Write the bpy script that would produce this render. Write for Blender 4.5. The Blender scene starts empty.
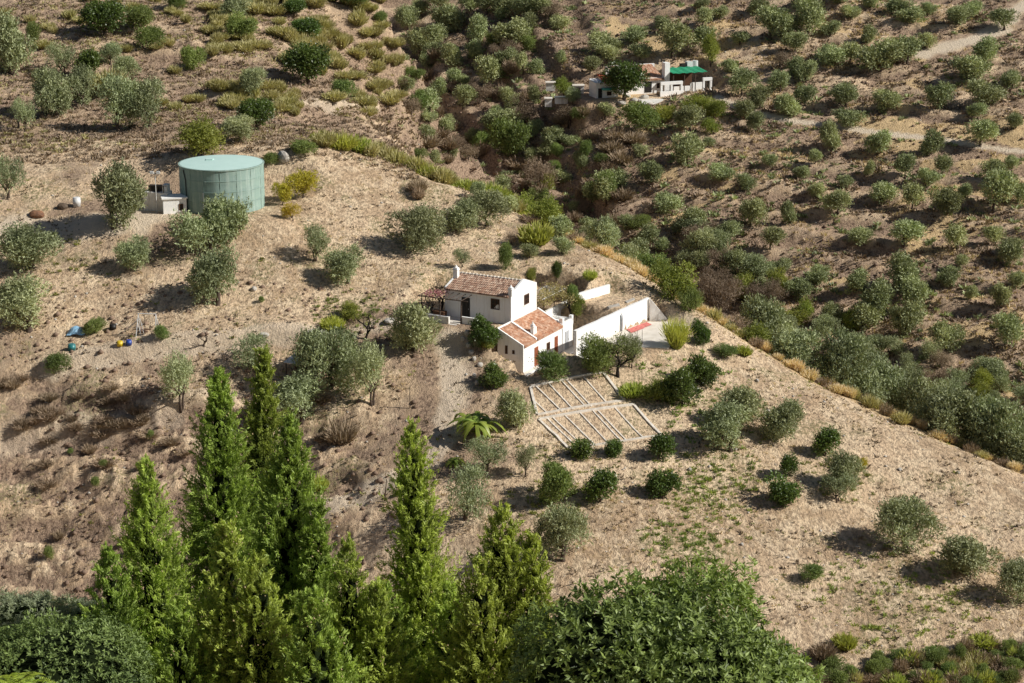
import bpy, math, random
import numpy as np
random.seed(7)
RS = np.random.RandomState(11)
C = bpy.context.scene.collection
scene = bpy.context.scene
F = 2000.0; PIT = math.radians(16.0); CP, SP = math.cos(PIT), math.sin(PIT)

# ------------------------------------------------------------------ helpers
def ray(u, v, y):
    """point seen at photo position (u,v) at forward distance y (camera at the origin)"""
    rx = (u-512)/F; k = (341.5-v)/F
    ry = CP + k*SP; rz = -SP + k*CP
    return np.array([rx/ry*y, y, rz/ry*y])

def hash2(ix, iy, seed):
    n = (ix.astype(np.int64)*374761393 + iy.astype(np.int64)*668265263 + seed*1442695041) & 0x7fffffff
    n = ((n ^ (n >> 13))*1274126177) & 0x7fffffff
    return ((n ^ (n >> 16)) & 0xffff)/65535.0
def vnoise(x, y, seed=0):
    ix = np.floor(x); iy = np.floor(y); fx = x-ix; fy = y-iy
    fx = fx*fx*(3-2*fx); fy = fy*fy*(3-2*fy)
    a = hash2(ix, iy, seed); b = hash2(ix+1, iy, seed); c = hash2(ix, iy+1, seed); d = hash2(ix+1, iy+1, seed)
    return (a*(1-fx)+b*fx)*(1-fy)+(c*(1-fx)+d*fx)*fy
def fbm(x, y, oct=4, seed=0):
    s = 0; a = .5; t = 0
    for i in range(oct):
        s = s + a*vnoise(x, y, seed+i); t += a
        x = x*2.03+17.1; y = y*1.97+5.3; a *= .5
    return s/t
def sst(x, a, b):
    t = np.clip((x-a)/(b-a), 0, 1); return t*t*(3-2*t)

# ------------------------------------------------------------------ terrain control points
cp = []
def col(u, prs):
    for v, d in prs: cp.append(tuple(ray(u, v, d)))
col(0, [(0,330),(60,295),(130,262),(205,232),(250,222),(300,212),(350,204),(400,198),(450,193),(500,188),(550,182),(600,176),(650,170)])
col(-150, [(0,332),(130,262),(205,232),(300,211),(400,197),(500,187),(600,176)])
col(120, [(0,335),(60,300),(130,264),(205,232),(300,212),(400,197),(500,186),(600,174)])
col(250, [(0,342),(60,306),(120,272),(150,246),(205,232),(300,212),(400,196),(500,183),(600,171)])
col(330, [(0,348),(60,314),(120,281),(148,262)])
col(395, [(30,345),(90,315),(140,287),(156,274)])
col(400, [(168,250),(200,241),(250,226),(300,212),(400,194),(500,178),(600,166)])
col(500, [(250,226),(300,212),(350,202),(400,193),(450,184),(500,176),(550,168),(600,162),(683,152)])
col(750, [(400,198),(450,187),(500,178),(550,169),(600,161),(650,153)])
col(1000, [(500,182),(550,172),(600,163),(640,157)])
col(1000, [(690,150)])
col(1200, [(560,176),(600,166),(650,158),(700,149)])
for u, v, d in [(320,150,247),(480,195,246),(560,235,237),(640,275,226),(700,315,217),(760,352,211),(850,400,203),(940,440,196),(1024,475,189),(1150,525,181)]:
    cp.append(tuple(ray(u, v, d)))
for u, d, z in [(480,262,-57.2),(480,288,-68),(480,330,-77),(560,252,-60.5),(560,276,-71),(560,308,-80),(640,241,-61.7),(640,262,-70),(640,284,-78),
                (740,228,-67.2),(740,246,-75.5),(740,266,-82),(850,218,-71),(850,236,-78.5),(850,254,-85.5),(1024,204,-74.8),(1024,222,-82),(1024,240,-89.5),
                (1150,196,-80),(1150,214,-89),(1150,235,-95),(430,300,-61),(430,335,-70)]:
    p = ray(u, 300, d); cp.append((p[0], p[1], z))
col(430, [(100,402),(150,376)])
col(412, [(30,440),(0,452)])
col(500, [(0,432),(50,410),(100,390),(150,374),(180,362)])
col(600, [(0,425),(50,402),(100,380),(150,358),(200,342),(230,330)])
col(750, [(0,418),(50,394),(100,371),(150,352),(200,334),(250,320),(300,304)])
col(1000, [(0,410),(50,385),(100,362),(150,343),(200,326),(250,310),(300,295),(350,280),(400,266),(440,256)])
col(1200, [(0,402),(100,356),(200,320),(300,290),(400,262)])
for x in (-120, -40, 40, 130):
    cp += [(x,480,-28+abs(x)*.03),(x,560,-8),(x,800,40),(x,1300,120)]
for x in (-70, -25, 25, 70):
    cp += [(x,0,-3.5),(x,12,-11),(x,40,-25.5),(x,70,-42),(x,100,-60),(x,128,-77 if x > 0 else -79)]
cp = np.array(cp)
PX = cp[:, :2]/100.0
def kern(r2): return np.where(r2 > 1e-12, .5*r2*np.log(r2+1e-20), 0)
_d = ((PX[:, None, :]-PX[None, :, :])**2).sum(-1)
NCP = len(cp)
A = np.zeros((NCP+3, NCP+3)); A[:NCP, :NCP] = kern(_d) + np.eye(NCP)*2e-4
A[:NCP, NCP] = 1; A[:NCP, NCP+1:] = PX; A[NCP, :NCP] = 1; A[NCP+1:, :NCP] = PX.T
W_ = np.linalg.solve(A, np.concatenate([cp[:, 2], np.zeros(3)]))
def hbase(x, y):
    x = np.atleast_1d(np.asarray(x, float)); y = np.atleast_1d(np.asarray(y, float)); sh = x.shape
    q = np.stack([x.ravel(), y.ravel()], -1)/100.0
    out = np.zeros(len(q))
    for i in range(0, len(q), 20000):
        qq = q[i:i+20000]
        r2 = ((qq[:, None, :]-PX[None])**2).sum(-1)
        out[i:i+20000] = kern(r2)@W_[:NCP] + W_[NCP] + qq@W_[NCP+1:]
    return out.reshape(sh)

# house frame
E1 = np.array([.883, -.469]); E2 = np.array([.469, .883])
C0 = ray(511, 325, 205.5); ZM = C0[2]; ZA = ZM-4.1
def hp(a, b): return C0[:2]+E1*a+E2*b            # a along the long front to the right, b into depth
ROT = math.atan2(E1[1], E1[0])
# pads: (center, axis, half lengths, z, feather)
pads = []
def pad(p0, ax, a0, a1, b0, b1, z, fe, zx=0., fa0=None, fa1=None, fb0=None, fb1=None):
    pads.append((np.array(p0[:2]), np.array(ax), a0, a1, b0, b1, z, fe, zx, fa0 or fe, fa1 or fe, fb0 or fe, fb1 or fe))
_t = ray(223, 206, 233); TANK = np.array([_t[0], _t[1], _t[2]])
pad(TANK, (1, 0), -12.5, 6.2, -5.6, 6, TANK[2], 6)
pad(C0, E1, -12, -.2, -2.5, 7, ZM, 3)                 # main house and porch
pad(C0, E1, -3.2, .6, 6.8, 14, ZM-.9, 2)                 # vine yard behind
WA = ray(581.5, 341, 204.5); WB = ray(649, 321, 215.5)
wd = (WB-WA)[:2]; WL = np.linalg.norm(wd); wd = wd/WL; wn = np.array([wd[1], -wd[0]])
ZC = -59.3; ZP = -57.0
pad(WA, wd, 0, WL+.3, .35, 5.5, ZP, 1.5)
pad(WA, wd, .5, WL+.5, -6.5, .0, ZC, 1.8, fb1=.3)                 # courtyard
pad(C0, E1, 3.8, 5.5, -5.0, 8.8, ZA-1.3, 1.2)               # ground below the patio wall
pad(C0, E1, 4.2, 8.5, 1.5, 8.8, ZA-1.6, 2.5, fa0=.4)
pad(C0, E1, 0.1, 4.3, -3.9, 10.2, ZA, .9, fa1=.3, fb0=.6)                   # annex floor
F2 = ray(650, 96, 378); 
pad(F2, (math.cos(.35), math.sin(.35)), -13, 13, -1, 11, F2[2], 4)

def hsmooth(x, y, base=None):
    x = np.atleast_1d(np.asarray(x, float)); y = np.atleast_1d(np.asarray(y, float))
    h = hbase(x, y) if base is None else base.copy()
    damp = np.ones_like(h)
    for p0, ax, a0, a1, b0, b1, z, fe, zx, fa0, fa1, fb0, fb1 in pads:
        dx = x-p0[0]; dy = y-p0[1]
        a = dx*ax[0]+dy*ax[1]; b = -dx*ax[1]+dy*ax[0]
        da = np.maximum(np.maximum((a0-a)*fe/fa0, (a-a1)*fe/fa1), 0); db = np.maximum(np.maximum((b0-b)*fe/fb0, (b-b1)*fe/fb1), 0)
        m = 1-sst(np.sqrt(da*da+db*db), 0, fe)
        h = h*(1-m)+(z+zx*a)*m; damp = damp*(1-m)
    return h, damp
BEDC = ray(592, 410, 193)
def seg_dist(x, y, pts):
    d = np.full(np.shape(x), 1e9)
    for a, b in zip(pts[:-1], pts[1:]):
        ax, ay = a[0], a[1]; bx, by = b[0]-ax, b[1]-ay; L2 = bx*bx+by*by+1e-9
        t = np.clip(((x-ax)*bx+(y-ay)*by)/L2, 0, 1)
        d = np.minimum(d, np.hypot(x-ax-t*bx, y-ay-t*by))
    return d
def at_base(u, v, ys=np.arange(265, 470, .8)):
    rx = (u-512)/F; k = (341.5-v)/F; ry = CP+k*SP; rz = -SP+k*CP
    i = int(np.argmax(hbase(rx/ry*ys, ys) >= rz/ry*ys)); return np.array([rx/ry*ys[i], ys[i]])
_ysn = np.arange(150, 260, .4)
SHELF = [(np.array([at_base(u, v, _ysn) for u, v in L_]), a_) for L_, a_ in [([(50,367),(110,355),(190,345),(260,338),(330,338)], 1.15), ([(-30,448),(20,438),(60,430),(120,420),(180,410),(235,402)], 1.2),
          ([(-30,520),(40,505),(110,498),(170,488)], .9), ([(60,400),(130,386),(200,376)], .7)]]+[(np.array([at_base(u, v, np.arange(245, 360, .5)) for u, v in [(196,97),(260,103),(330,108),(372,105)]]), .9), (np.array([at_base(u, v, np.arange(245, 360, .5)) for u, v in [(150,50),(220,62),(300,66)]]), .8)]
TRACKS = [([at_base(*p) for p in [(718,99),(735,107),(760,116),(800,123),(840,128),(880,134),(920,138),(960,143),(1000,149),(1040,155)]], 1.5),
          ([at_base(*p) for p in [(1032,2),(1010,14),(1000,30),(975,42),(945,48),(925,54)]], 4.0)]
def hfull(x, y, base=None):
    x = np.atleast_1d(np.asarray(x, float)); y = np.atleast_1d(np.asarray(y, float))
    h, damp = hsmooth(x, y, base)
    bd = np.sqrt((x-BEDC[0])**2+(y-BEDC[1])**2)
    damp = damp*sst(bd, 6, 9)
    far = sst(y, 252, 275)*sst(x+.09*(y-300), -26, -12)
    if y.max() > 300:
        for P_, w_ in TRACKS: damp = damp*(.08+.92*sst(seg_dist(x, y, P_), w_*.9, w_*.9+3.5))
    h2m = sst(y, 252, 270)*(1-sst(x+.09*(y-300), -26, -12))
    left = sst(-x, 10, 17)*(1-sst(y, 196, 203))*sst(y, 140, 155)
    near = 1-np.clip(far+h2m, 0, 1)
    # terraces cut in the far hillside
    for P_, A_ in SHELF:
        s_ = np.interp(x, P_[:, 0], P_[:, 1])+.8*(fbm(x/2.5, y*0+3.3, 3, 90)-.5)-y; e_ = sst(x, P_[0, 0]-3, P_[0, 0]+2)*(1-sst(x, P_[-1, 0]-3, P_[-1, 0]+2))
        h = h + A_*sst(s_, -5, .6)*(1-sst(s_, .6, 1.7))*e_*damp
    w = h + 2.2*fbm(x/18, y/18, 3, 5) + .02*x
    T = 2.3; q = w/T; fq = q-np.floor(q); st = sst(fq, .62, .98)
    tm = (far*1.0+h2m*.5)*sst(fbm(x/14, y/14, 2, 9), .30, .55)
    h = h + (st-fq)*T*tm*.8*damp
    T2 = 3.1; w2 = h + 1.6*fbm(x/12, y/12, 3, 25) + .035*x; q = w2/T2; fq = q-np.floor(q)
    h = h + (sst(fq, .5, .98)-fq)*T2*left*.4*damp
    wx = x+3*fbm(x/6, y/6, 2, 33); r1 = 1-np.abs(2*fbm(wx/4.6, y/1.7, 5, 31)-1); r2 = 1-np.abs(2*fbm(wx/1.3, y/.8, 3, 35)-1)
    h = h + ((r1-.75)*(left*.5+far*.5+h2m*.7+near*.2)+(r2-.75)*(left*.5+far*.3+h2m*.3+near*.05))*damp
    # spurs added to shade the flank above the ravine: steep faces turned left
    c = (x+.30*(y-340)+7*fbm(x/16, y/16, 3, 81))/11.; fc = c-np.floor(c)
    sp = far*sst(-x, -24, -6)*sst(y, 285, 305)*(1-sst(y, 425, 445))*damp
    h = h + 2.6*(sst(fc, .70, .97)-fc)*sp
    h = h + (fbm(x/9, y/9, 3, 3)-.5)*(1.2*near+2.2*(far+h2m))*damp
    h = h + (fbm(x/1.1, y/.9, 3, 77)-.5)*(.22*near+.55*left+.5*far+.5*h2m)*damp
    return h
def height(x, y): return float(hfull([x], [y])[0])
_ys = np.concatenate([np.arange(140, 262, .5), np.arange(262, 470, .8)])
def at(u, v, y0=140):
    """first terrain point along the view line through the photo position"""
    rx = (u-512)/F; k = (341.5-v)/F; ry = CP+k*SP; rz = -SP+k*CP
    xs = rx/ry*_ys; zs = rz/ry*_ys
    h = hfull(xs, _ys)
    ok = (h >= zs) & (_ys >= y0)
    i = int(np.argmax(ok)) if ok.any() else len(_ys)-1
    if i > 0 and ok.any():
        a = zs[i-1]-h[i-1]; b = h[i]-zs[i]; t = a/(a+b+1e-9); y = _ys[i-1]+(_ys[i]-_ys[i-1])*min(max(t, 0), 1)
    else: y = _ys[i]
    x = rx/ry*y
    return np.array([x, y, height(x, y)])

# ------------------------------------------------------------------ object helpers
def tag(o, label=None, cat=None, group=None, kind=None):
    if label: o['label'] = label
    if cat: o['category'] = cat
    if group: o['group'] = group
    if kind: o['kind'] = kind
    return o
def empty(name, loc=(0, 0, 0), rz=0, label=None, cat=None, group=None):
    o = bpy.data.objects.new(name, None); C.objects.link(o)
    o.location = loc; o.rotation_euler = (0, 0, rz); o.empty_display_size = .3
    return tag(o, label, cat, group)
def link(name, me, parent=None, loc=None, rz=None):
    o = bpy.data.objects.new(name, me); C.objects.link(o)
    if parent is not None: o.parent = parent
    if loc is not None: o.location = loc
    if rz is not None: o.rotation_euler = (0, 0, rz)
    return o
def npmesh(name, V, Fq, mat, tone=None, smooth=False):
    me = bpy.data.meshes.new(name)
    V = np.asarray(V, np.float32); Fq = np.asarray(Fq, np.int32)
    k = Fq.shape[1]
    me.vertices.add(len(V)); me.vertices.foreach_set('co', V.ravel())
    me.loops.add(Fq.size); me.loops.foreach_set('vertex_index', Fq.ravel())
    me.polygons.add(len(Fq)); me.polygons.foreach_set('loop_start', np.arange(0, Fq.size, k, dtype=np.int32))
    me.polygons.foreach_set('loop_total', np.full(len(Fq), k, np.int32))
    if smooth: me.polygons.foreach_set('use_smooth', np.ones(len(Fq), bool))
    me.update(calc_edges=True)
    if tone is not None:
        a = me.attributes.new('tone', 'FLOAT', 'POINT'); a.data.foreach_set('value', np.asarray(tone, np.float32))
    if mat: me.materials.append(mat)
    return me
class MB:
    def __init__(s): s.v = []; s.f = []
    def add(s, vs, fs):
        o = len(s.v); s.v += [tuple(map(float, p)) for p in vs]; s.f += [tuple(i+o for i in f) for f in fs]; return s
    def box(s, x0, x1, y0, y1, z0, z1):
        return s.add([(x0,y0,z0),(x1,y0,z0),(x1,y1,z0),(x0,y1,z0),(x0,y0,z1),(x1,y0,z1),(x1,y1,z1),(x0,y1,z1)],
                     [(3,2,1,0),(4,5,6,7),(0,1,5,4),(1,2,6,5),(2,3,7,6),(3,0,4,7)])
    def prism(s, poly, z0, z1):                       # poly in xy, z0/z1 scalars or lists
        m = len(poly); a = z0 if hasattr(z0, '__len__') else [z0]*m; b = z1 if hasattr(z1, '__len__') else [z1]*m
        vs = [(p[0], p[1], a[i]) for i, p in enumerate(poly)]+[(p[0], p[1], b[i]) for i, p in enumerate(poly)]
        fs = [tuple(reversed(range(m))), tuple(range(m, 2*m))]+[(i, (i+1) % m, m+(i+1) % m, m+i) for i in range(m)]
        return s.add(vs, fs)
    def tube(s, pts, rad, k=6, cap=True):
        pts = [np.array(p, float) for p in pts]; rings = []
        if not hasattr(rad, '__len__'): rad = [rad]*len(pts)
        vs = []; fs = []
        for i, p in enumerate(pts):
            t = pts[min(i+1, len(pts)-1)]-pts[max(i-1, 0)]; t = t/(np.linalg.norm(t)+1e-9)
            a = np.cross(t, (0, 0, 1) if abs(t[2]) < .9 else (1, 0, 0)); a /= np.linalg.norm(a); b = np.cross(t, a)
            for j in range(k):
                th = 2*math.pi*j/k; vs.append(p+(a*math.cos(th)+b*math.sin(th))*rad[i])
        for i in range(len(pts)-1):
            for j in range(k):
                fs.append((i*k+j, i*k+(j+1) % k, (i+1)*k+(j+1) % k, (i+1)*k+j))
        if cap: fs += [tuple(reversed(range(k))), tuple(range((len(pts)-1)*k, len(pts)*k))]
        return s.add(vs, fs)
    def cone(s, x, y, z0, z1, r0, r1, k=12): return s.tube([(x, y, z0), (x, y, z1)], [r0, r1], k)
    def mesh(s, name, mat, smooth=False):
        me = bpy.data.meshes.new(name); me.from_pydata(s.v, [], s.f); me.update()
        if smooth:
            for p in me.polygons: p.use_smooth = True
        if mat: me.materials.append(mat)
        return me
    def build(s, name, mat, parent=None, smooth=False, loc=None, rz=None):
        return link(name, s.mesh(name, mat, smooth), parent, loc, rz)
def roughen(o, seg=.35, amp=.02, seed=0):
    """subdivide and slightly displace hand-built walls"""
    import bmesh
    bm = bmesh.new(); bm.from_mesh(o.data)
    for it in range(4):
        es = [e for e in bm.edges if e.calc_length() > seg*2]
        if not es: break
        bmesh.ops.subdivide_edges(bm, edges=es, cuts=1, use_grid_fill=True)
    rs = random.Random(seed)
    for v in bm.verts:
        c = v.co; k = math.sin(c.x*2.1+c.z*1.3+seed)+math.sin(c.y*1.7-c.z*2.3+seed*2)
        v.co += v.normal*(amp*(.5*k+rs.uniform(-.5, .5)))
    bm.to_mesh(o.data); bm.free()

# ------------------------------------------------------------------ materials
def newmat(name):
    m = bpy.data.materials.new(name); m.use_nodes = True; nt = m.node_tree
    for x in list(nt.nodes): nt.nodes.remove(x)
    out = nt.nodes.new('ShaderNodeOutputMaterial'); b = nt.nodes.new('ShaderNodeBsdfPrincipled')
    nt.links.new(b.outputs[0], out.inputs[0]); return m, nt, b, out
def nd(nt, t, **kw):
    x = nt.nodes.new(t)
    for k, v in kw.items():
        if k.startswith('i_'):
            key = k[2:]; key = int(key) if key.isdigit() else key.replace('_', ' ')
            x.inputs[key].default_value = v
        else: setattr(x, k, v)
    return x
def noise(nt, co, scale, detail=4, rough=.6, dist=0):
    x = nd(nt, 'ShaderNodeTexNoise'); x.inputs['Scale'].default_value = scale; x.inputs['Detail'].default_value = detail
    x.inputs['Roughness'].default_value = rough; x.inputs['Distortion'].default_value = dist
    nt.links.new(co, x.inputs['Vector']); return x.outputs[0]
def ramp(nt, f, stops):
    r = nd(nt, 'ShaderNodeValToRGB'); cr = r.color_ramp
    while len(cr.elements) < len(stops): cr.elements.new(.5)
    for e, (p, c) in zip(cr.elements, stops):
        e.position = p; e.color = (c, c, c, 1) if not hasattr(c, '__len__') else (*c, 1)
    nt.links.new(f, r.inputs[0]); return r.outputs[0]
def mix(nt, f, a, b, mode='MIX'):
    m = nd(nt, 'ShaderNodeMix', data_type='RGBA', blend_type=mode)
    for s, v in ((0, f), (6, a), (7, b)):
        if hasattr(v, 'is_linked') or hasattr(v, 'node'): nt.links.new(v, m.inputs[s])
        else: m.inputs[s].default_value = v if s == 0 else ((*v, 1) if hasattr(v, '__len__') else (v, v, v, 1))
    return m.outputs[2]
def math_(nt, op, a, b=0., clamp=False):
    m = nd(nt, 'ShaderNodeMath', operation=op); m.use_clamp = clamp
    for i, v in ((0, a), (1, b)):
        if hasattr(v, 'node'): nt.links.new(v, m.inputs[i])
        else: m.inputs[i].default_value = v
    return m.outputs[0]
def bump(nt, b, h, strength, dist):
    x = nd(nt, 'ShaderNodeBump'); x.inputs['Strength'].default_value = strength; x.inputs['Distance'].default_value = dist
    nt.links.new(h, x.inputs['Height']); nt.links.new(x.outputs[0], b.inputs['Normal'])

_a = ray(850,400,203); _b = ray(1024,475,189); FANG = -math.atan2(_b[1]-_a[1], _b[0]-_a[0])
def ground_mat():
    m, nt, b, out = newmat('dry_hillside_soil')
    co = nd(nt, 'ShaderNodeTexCoord').outputs['Object']
    at_ = nd(nt, 'ShaderNodeAttribute', attribute_name='mask'); sep = nd(nt, 'ShaderNodeSeparateColor')
    nt.links.new(at_.outputs['Color'], sep.inputs[0])
    R, G, B = sep.outputs[0], sep.outputs[1], sep.outputs[2]
    at2 = nd(nt, 'ShaderNodeAttribute', attribute_name='green'); at3 = nd(nt, 'ShaderNodeAttribute', attribute_name='furrow')
    mp = nd(nt, 'ShaderNodeMapping'); mp.inputs['Scale'].default_value = (1, .55, 1); nt.links.new(co, mp.inputs[0]); cs = mp.outputs[0]
    n1 = noise(nt, cs, .09, 4, .6); n2 = noise(nt, cs, .55, 6, .68, .3); n3 = noise(nt, cs, 3.2, 5, .7); n4 = noise(nt, cs, 11, 3, .7)
    tan = mix(nt, ramp(nt, n1, [(.42, 0), (.58, 1)]), (.84, .635, .43), (.60, .435, .28))
    tan = mix(nt, ramp(nt, n2, [(.45, 0), (.58, 1)]), tan, (.90, .71, .49))
    tan = mix(nt, math_(nt, 'MULTIPLY', ramp(nt, n3, [(.46, 0), (.60, 1)]), .75), tan, (.27, .19, .13))
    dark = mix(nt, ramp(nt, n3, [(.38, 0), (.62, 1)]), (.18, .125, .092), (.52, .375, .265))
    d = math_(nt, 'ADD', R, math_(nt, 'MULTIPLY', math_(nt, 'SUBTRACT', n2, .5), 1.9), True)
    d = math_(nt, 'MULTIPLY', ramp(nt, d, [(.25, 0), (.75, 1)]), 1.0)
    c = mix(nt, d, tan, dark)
    sf = math_(nt, 'ADD', math_(nt, 'SUBTRACT', G, .5), math_(nt, 'MULTIPLY', n3, .9), True)
    straw = mix(nt, ramp(nt, n4, [(.35, 0), (.65, 1)]), (.50, .34, .17), (.76, .58, .34))
    c = mix(nt, ramp(nt, sf, [(.42, 0), (.62, .9)]), c, straw)
    gf = math_(nt, 'MULTIPLY', at2.outputs['Fac'], ramp(nt, n3, [(.45, 0), (.6, .8)]))
    c = mix(nt, gf, c, (.20, .22, .08))
    c = mix(nt, math_(nt, 'MULTIPLY', B, .95), c, mix(nt, n3, (.68, .56, .42), (.80, .69, .55)))
    # small stones and clods
    vo = nd(nt, 'ShaderNodeTexVoronoi'); vo.inputs['Scale'].default_value = 2.6; nt.links.new(cs, vo.inputs['Vector'])
    sp = ramp(nt, vo.outputs['Distance'], [(.06, 1), (.16, 0)])
    c = mix(nt, math_(nt, 'MULTIPLY', sp, math_(nt, 'MULTIPLY', ramp(nt, n2, [(.5, 0), (.6, 1)]), .7)), c, (.11, .08, .06))
    vo2 = nd(nt, 'ShaderNodeTexVoronoi'); vo2.inputs['Scale'].default_value = 1.3; nt.links.new(co, vo2.inputs['Vector'])
    sp2 = ramp(nt, vo2.outputs['Distance'], [(.05, 1), (.1, 0)])
    c = mix(nt, math_(nt, 'MULTIPLY', sp2, math_(nt, 'MULTIPLY', ramp(nt, n1, [(.5, 0), (.6, 1)]), .6)), c, (.62, .56, .48))
    mf = nd(nt, 'ShaderNodeMapping'); mf.inputs['Rotation'].default_value = (0, 0, FANG); nt.links.new(co, mf.inputs[0])
    wv = nd(nt, 'ShaderNodeTexWave', bands_direction='Y'); wv.inputs['Scale'].default_value = .27; wv.inputs['Distortion'].default_value = 7; wv.inputs['Detail'].default_value = 4; wv.inputs['Detail Scale'].default_value = .35; nt.links.new(mf.outputs[0], wv.inputs['Vector'])
    c = mix(nt, math_(nt, 'MULTIPLY', math_(nt, 'MULTIPLY', ramp(nt, wv.outputs['Fac'], [(.35, 0), (.8, 1)]), at3.outputs['Fac']), math_(nt, 'MULTIPLY', ramp(nt, n1, [(.4, 0), (.6, 1)]), .38)), c, (.34, .25, .17))
    c = mix(nt, .55, c, mix(nt, n4, (.50, .50, .49), (1.92, 1.87, 1.78)), 'MULTIPLY')
    nt.links.new(c, b.inputs['Base Color']); b.inputs['Roughness'].default_value = .95; b.inputs['Specular IOR Level'].default_value = .1
    hsum = math_(nt, 'ADD', math_(nt, 'MULTIPLY', n3, 1.), math_(nt, 'MULTIPLY', n4, .35))
    hsum = math_(nt, 'ADD', hsum, math_(nt, 'MULTIPLY', sp, .25))
    bump(nt, b, hsum, 1., .5)
    return m

def leafmat(name, dk, lt, tr=.3, var=.25, rough=.55, spec=.3, hue=.03):
    m, nt, b, out = newmat(name)
    a = nd(nt, 'ShaderNodeAttribute', attribute_name='tone'); oi = nd(nt, 'ShaderNodeObjectInfo')
    c = mix(nt, a.outputs['Fac'], dk, lt)
    v = math_(nt, 'ADD', math_(nt, 'MULTIPLY', oi.outputs['Random'], var*2), 1-var)
    vv = nd(nt, 'ShaderNodeHueSaturation'); nt.links.new(c, vv.inputs['Color']); nt.links.new(v, vv.inputs['Value'])
    h = math_(nt, 'ADD', math_(nt, 'MULTIPLY', math_(nt, 'FRACT', math_(nt, 'MULTIPLY', oi.outputs['Random'], 7.31)), hue), .5-hue/2); nt.links.new(h, vv.inputs['Hue'])
    c = vv.outputs[0]
    nt.links.new(c, b.inputs['Base Color']); b.inputs['Roughness'].default_value = rough; b.inputs['Specular IOR Level'].default_value = spec
    t = nd(nt, 'ShaderNodeBsdfTranslucent'); nt.links.new(mix(nt, 1., c, (1.3, 1.35, .7), 'MULTIPLY'), t.inputs[0])
    ms = nd(nt, 'ShaderNodeMixShader'); ms.inputs[0].default_value = tr
    nt.links.new(b.outputs[0], ms.inputs[1]); nt.links.new(t.outputs[0], ms.inputs[2]); nt.links.new(ms.outputs[0], out.inputs[0])
    return m
def simple(name, col1, col2=None, scale=3, rough=.8, spec=.2, bs=.3, bd=.03, streak=None, metal=0):
    m, nt, b, out = newmat(name)
    co = nd(nt, 'ShaderNodeTexCoord').outputs['Object']
    n1 = noise(nt, co, scale, 5, .65)
    c = mix(nt, ramp(nt, n1, [(.35, 0), (.68, 1)]), col1, col2 or tuple(x*.75 for x in col1))
    if streak:
        mp = nd(nt, 'ShaderNodeMapping'); mp.inputs['Scale'].default_value = (1.6, 1.6, .12); nt.links.new(co, mp.inputs[0])
        s = noise(nt, mp.outputs[0], 2.2, 5, .7)
        c = mix(nt, math_(nt, 'MULTIPLY', ramp(nt, s, [(.5, 0), (.72, 1)]), .75), c, streak)
    nt.links.new(c, b.inputs['Base Color']); b.inputs['Roughness'].default_value = rough; b.inputs['Specular IOR Level'].default_value = spec; b.inputs['Metallic'].default_value = metal
    bump(nt, b, noise(nt, co, scale*4, 4, .6), bs, bd)
    return m
M = {}
M['ground'] = ground_mat()
M['white'] = simple('whitewash', (.93, .92, .89), (.87, .86, .83), 1.2, .9, .1, .4, .03, (.74, .70, .63))
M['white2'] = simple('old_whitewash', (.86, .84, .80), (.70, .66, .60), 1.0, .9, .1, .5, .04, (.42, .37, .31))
M['concrete'] = simple('pale_concrete', (.80, .74, .65), (.66, .60, .51), .9, .95, .1, .4, .03)
M['kerb'] = simple('bed_edging_concrete', (.82, .76, .67), (.60, .53, .44), 2.2, .95, .1, .5, .03)
M['dark'] = simple('dark_opening', (.02, .017, .015), (.03, .027, .025), 3, .5, .3)
M['wood'] = simple('brown_timber', (.13, .065, .035), (.08, .04, .025), 5, .7, .2)
M['reddoor'] = simple('faded_red_door', (.36, .12, .06), (.25, .08, .04), 5, .7, .2)
M['greydoor'] = simple('grey_door_paint', (.55, .56, .58), (.45, .46, .47), 5, .7, .2)
M['post'] = simple('weathered_post', (.12, .09, .07), (.07, .05, .04), 6, .9, .1)
M['metal'] = simple('grey_metal', (.35, .36, .37), (.25, .26, .27), 4, .45, .5, .1, .01, None, .6)
M['paintwhite'] = simple('white_painted_metal', (.75, .75, .74), (.6, .6, .58), 4, .5, .4, .1, .01)
M['bark'] = simple('olive_bark', (.14, .105, .08), (.065, .048, .038), 6, .95, .1, .8, .05)
M['darkbark'] = simple('dark_bark', (.035, .028, .024), (.02, .016, .013), 6, .95, .1, .8, .05)
M['rock'] = simple('pale_rock', (.60, .56, .50), (.38, .34, .29), 2.5, .95, .1, .8, .08)
M['rust'] = simple('rusty_scrap', (.30, .15, .08), (.12, .07, .05), 4, .9, .2)
M['tarpblue'] = simple('blue_tarp', (.22, .42, .60), (.35, .55, .70), 2, .5, .4, .5, .05)
M['teal'] = simple('teal_plastic', (.03, .22, .22), (.02, .15, .16), 3, .4, .5)
M['yellow'] = simple('yellow_plastic', (.75, .55, .03), (.6, .42, .03), 3, .4, .5)
M['blue'] = simple('blue_plastic', (.03, .08, .38), (.02, .05, .25), 3, .4, .5)
M['red'] = simple('red_cloth', (.62, .20, .17), (.52, .16, .14), 2, .8, .2, .4, .04)
M['turq'] = simple('turquoise_awning', (.10, .42, .38), (.07, .32, .3), 2, .7, .2)
M['greenroof'] = simple('green_sheet_roof', (.03, .30, .14), (.05, .38, .20), 1.5, .6, .3, .3, .03)
M['yard'] = simple('yard_earth', (.42, .31, .21), (.30, .22, .15), 1.5, .95, .1, .6, .05)
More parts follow.
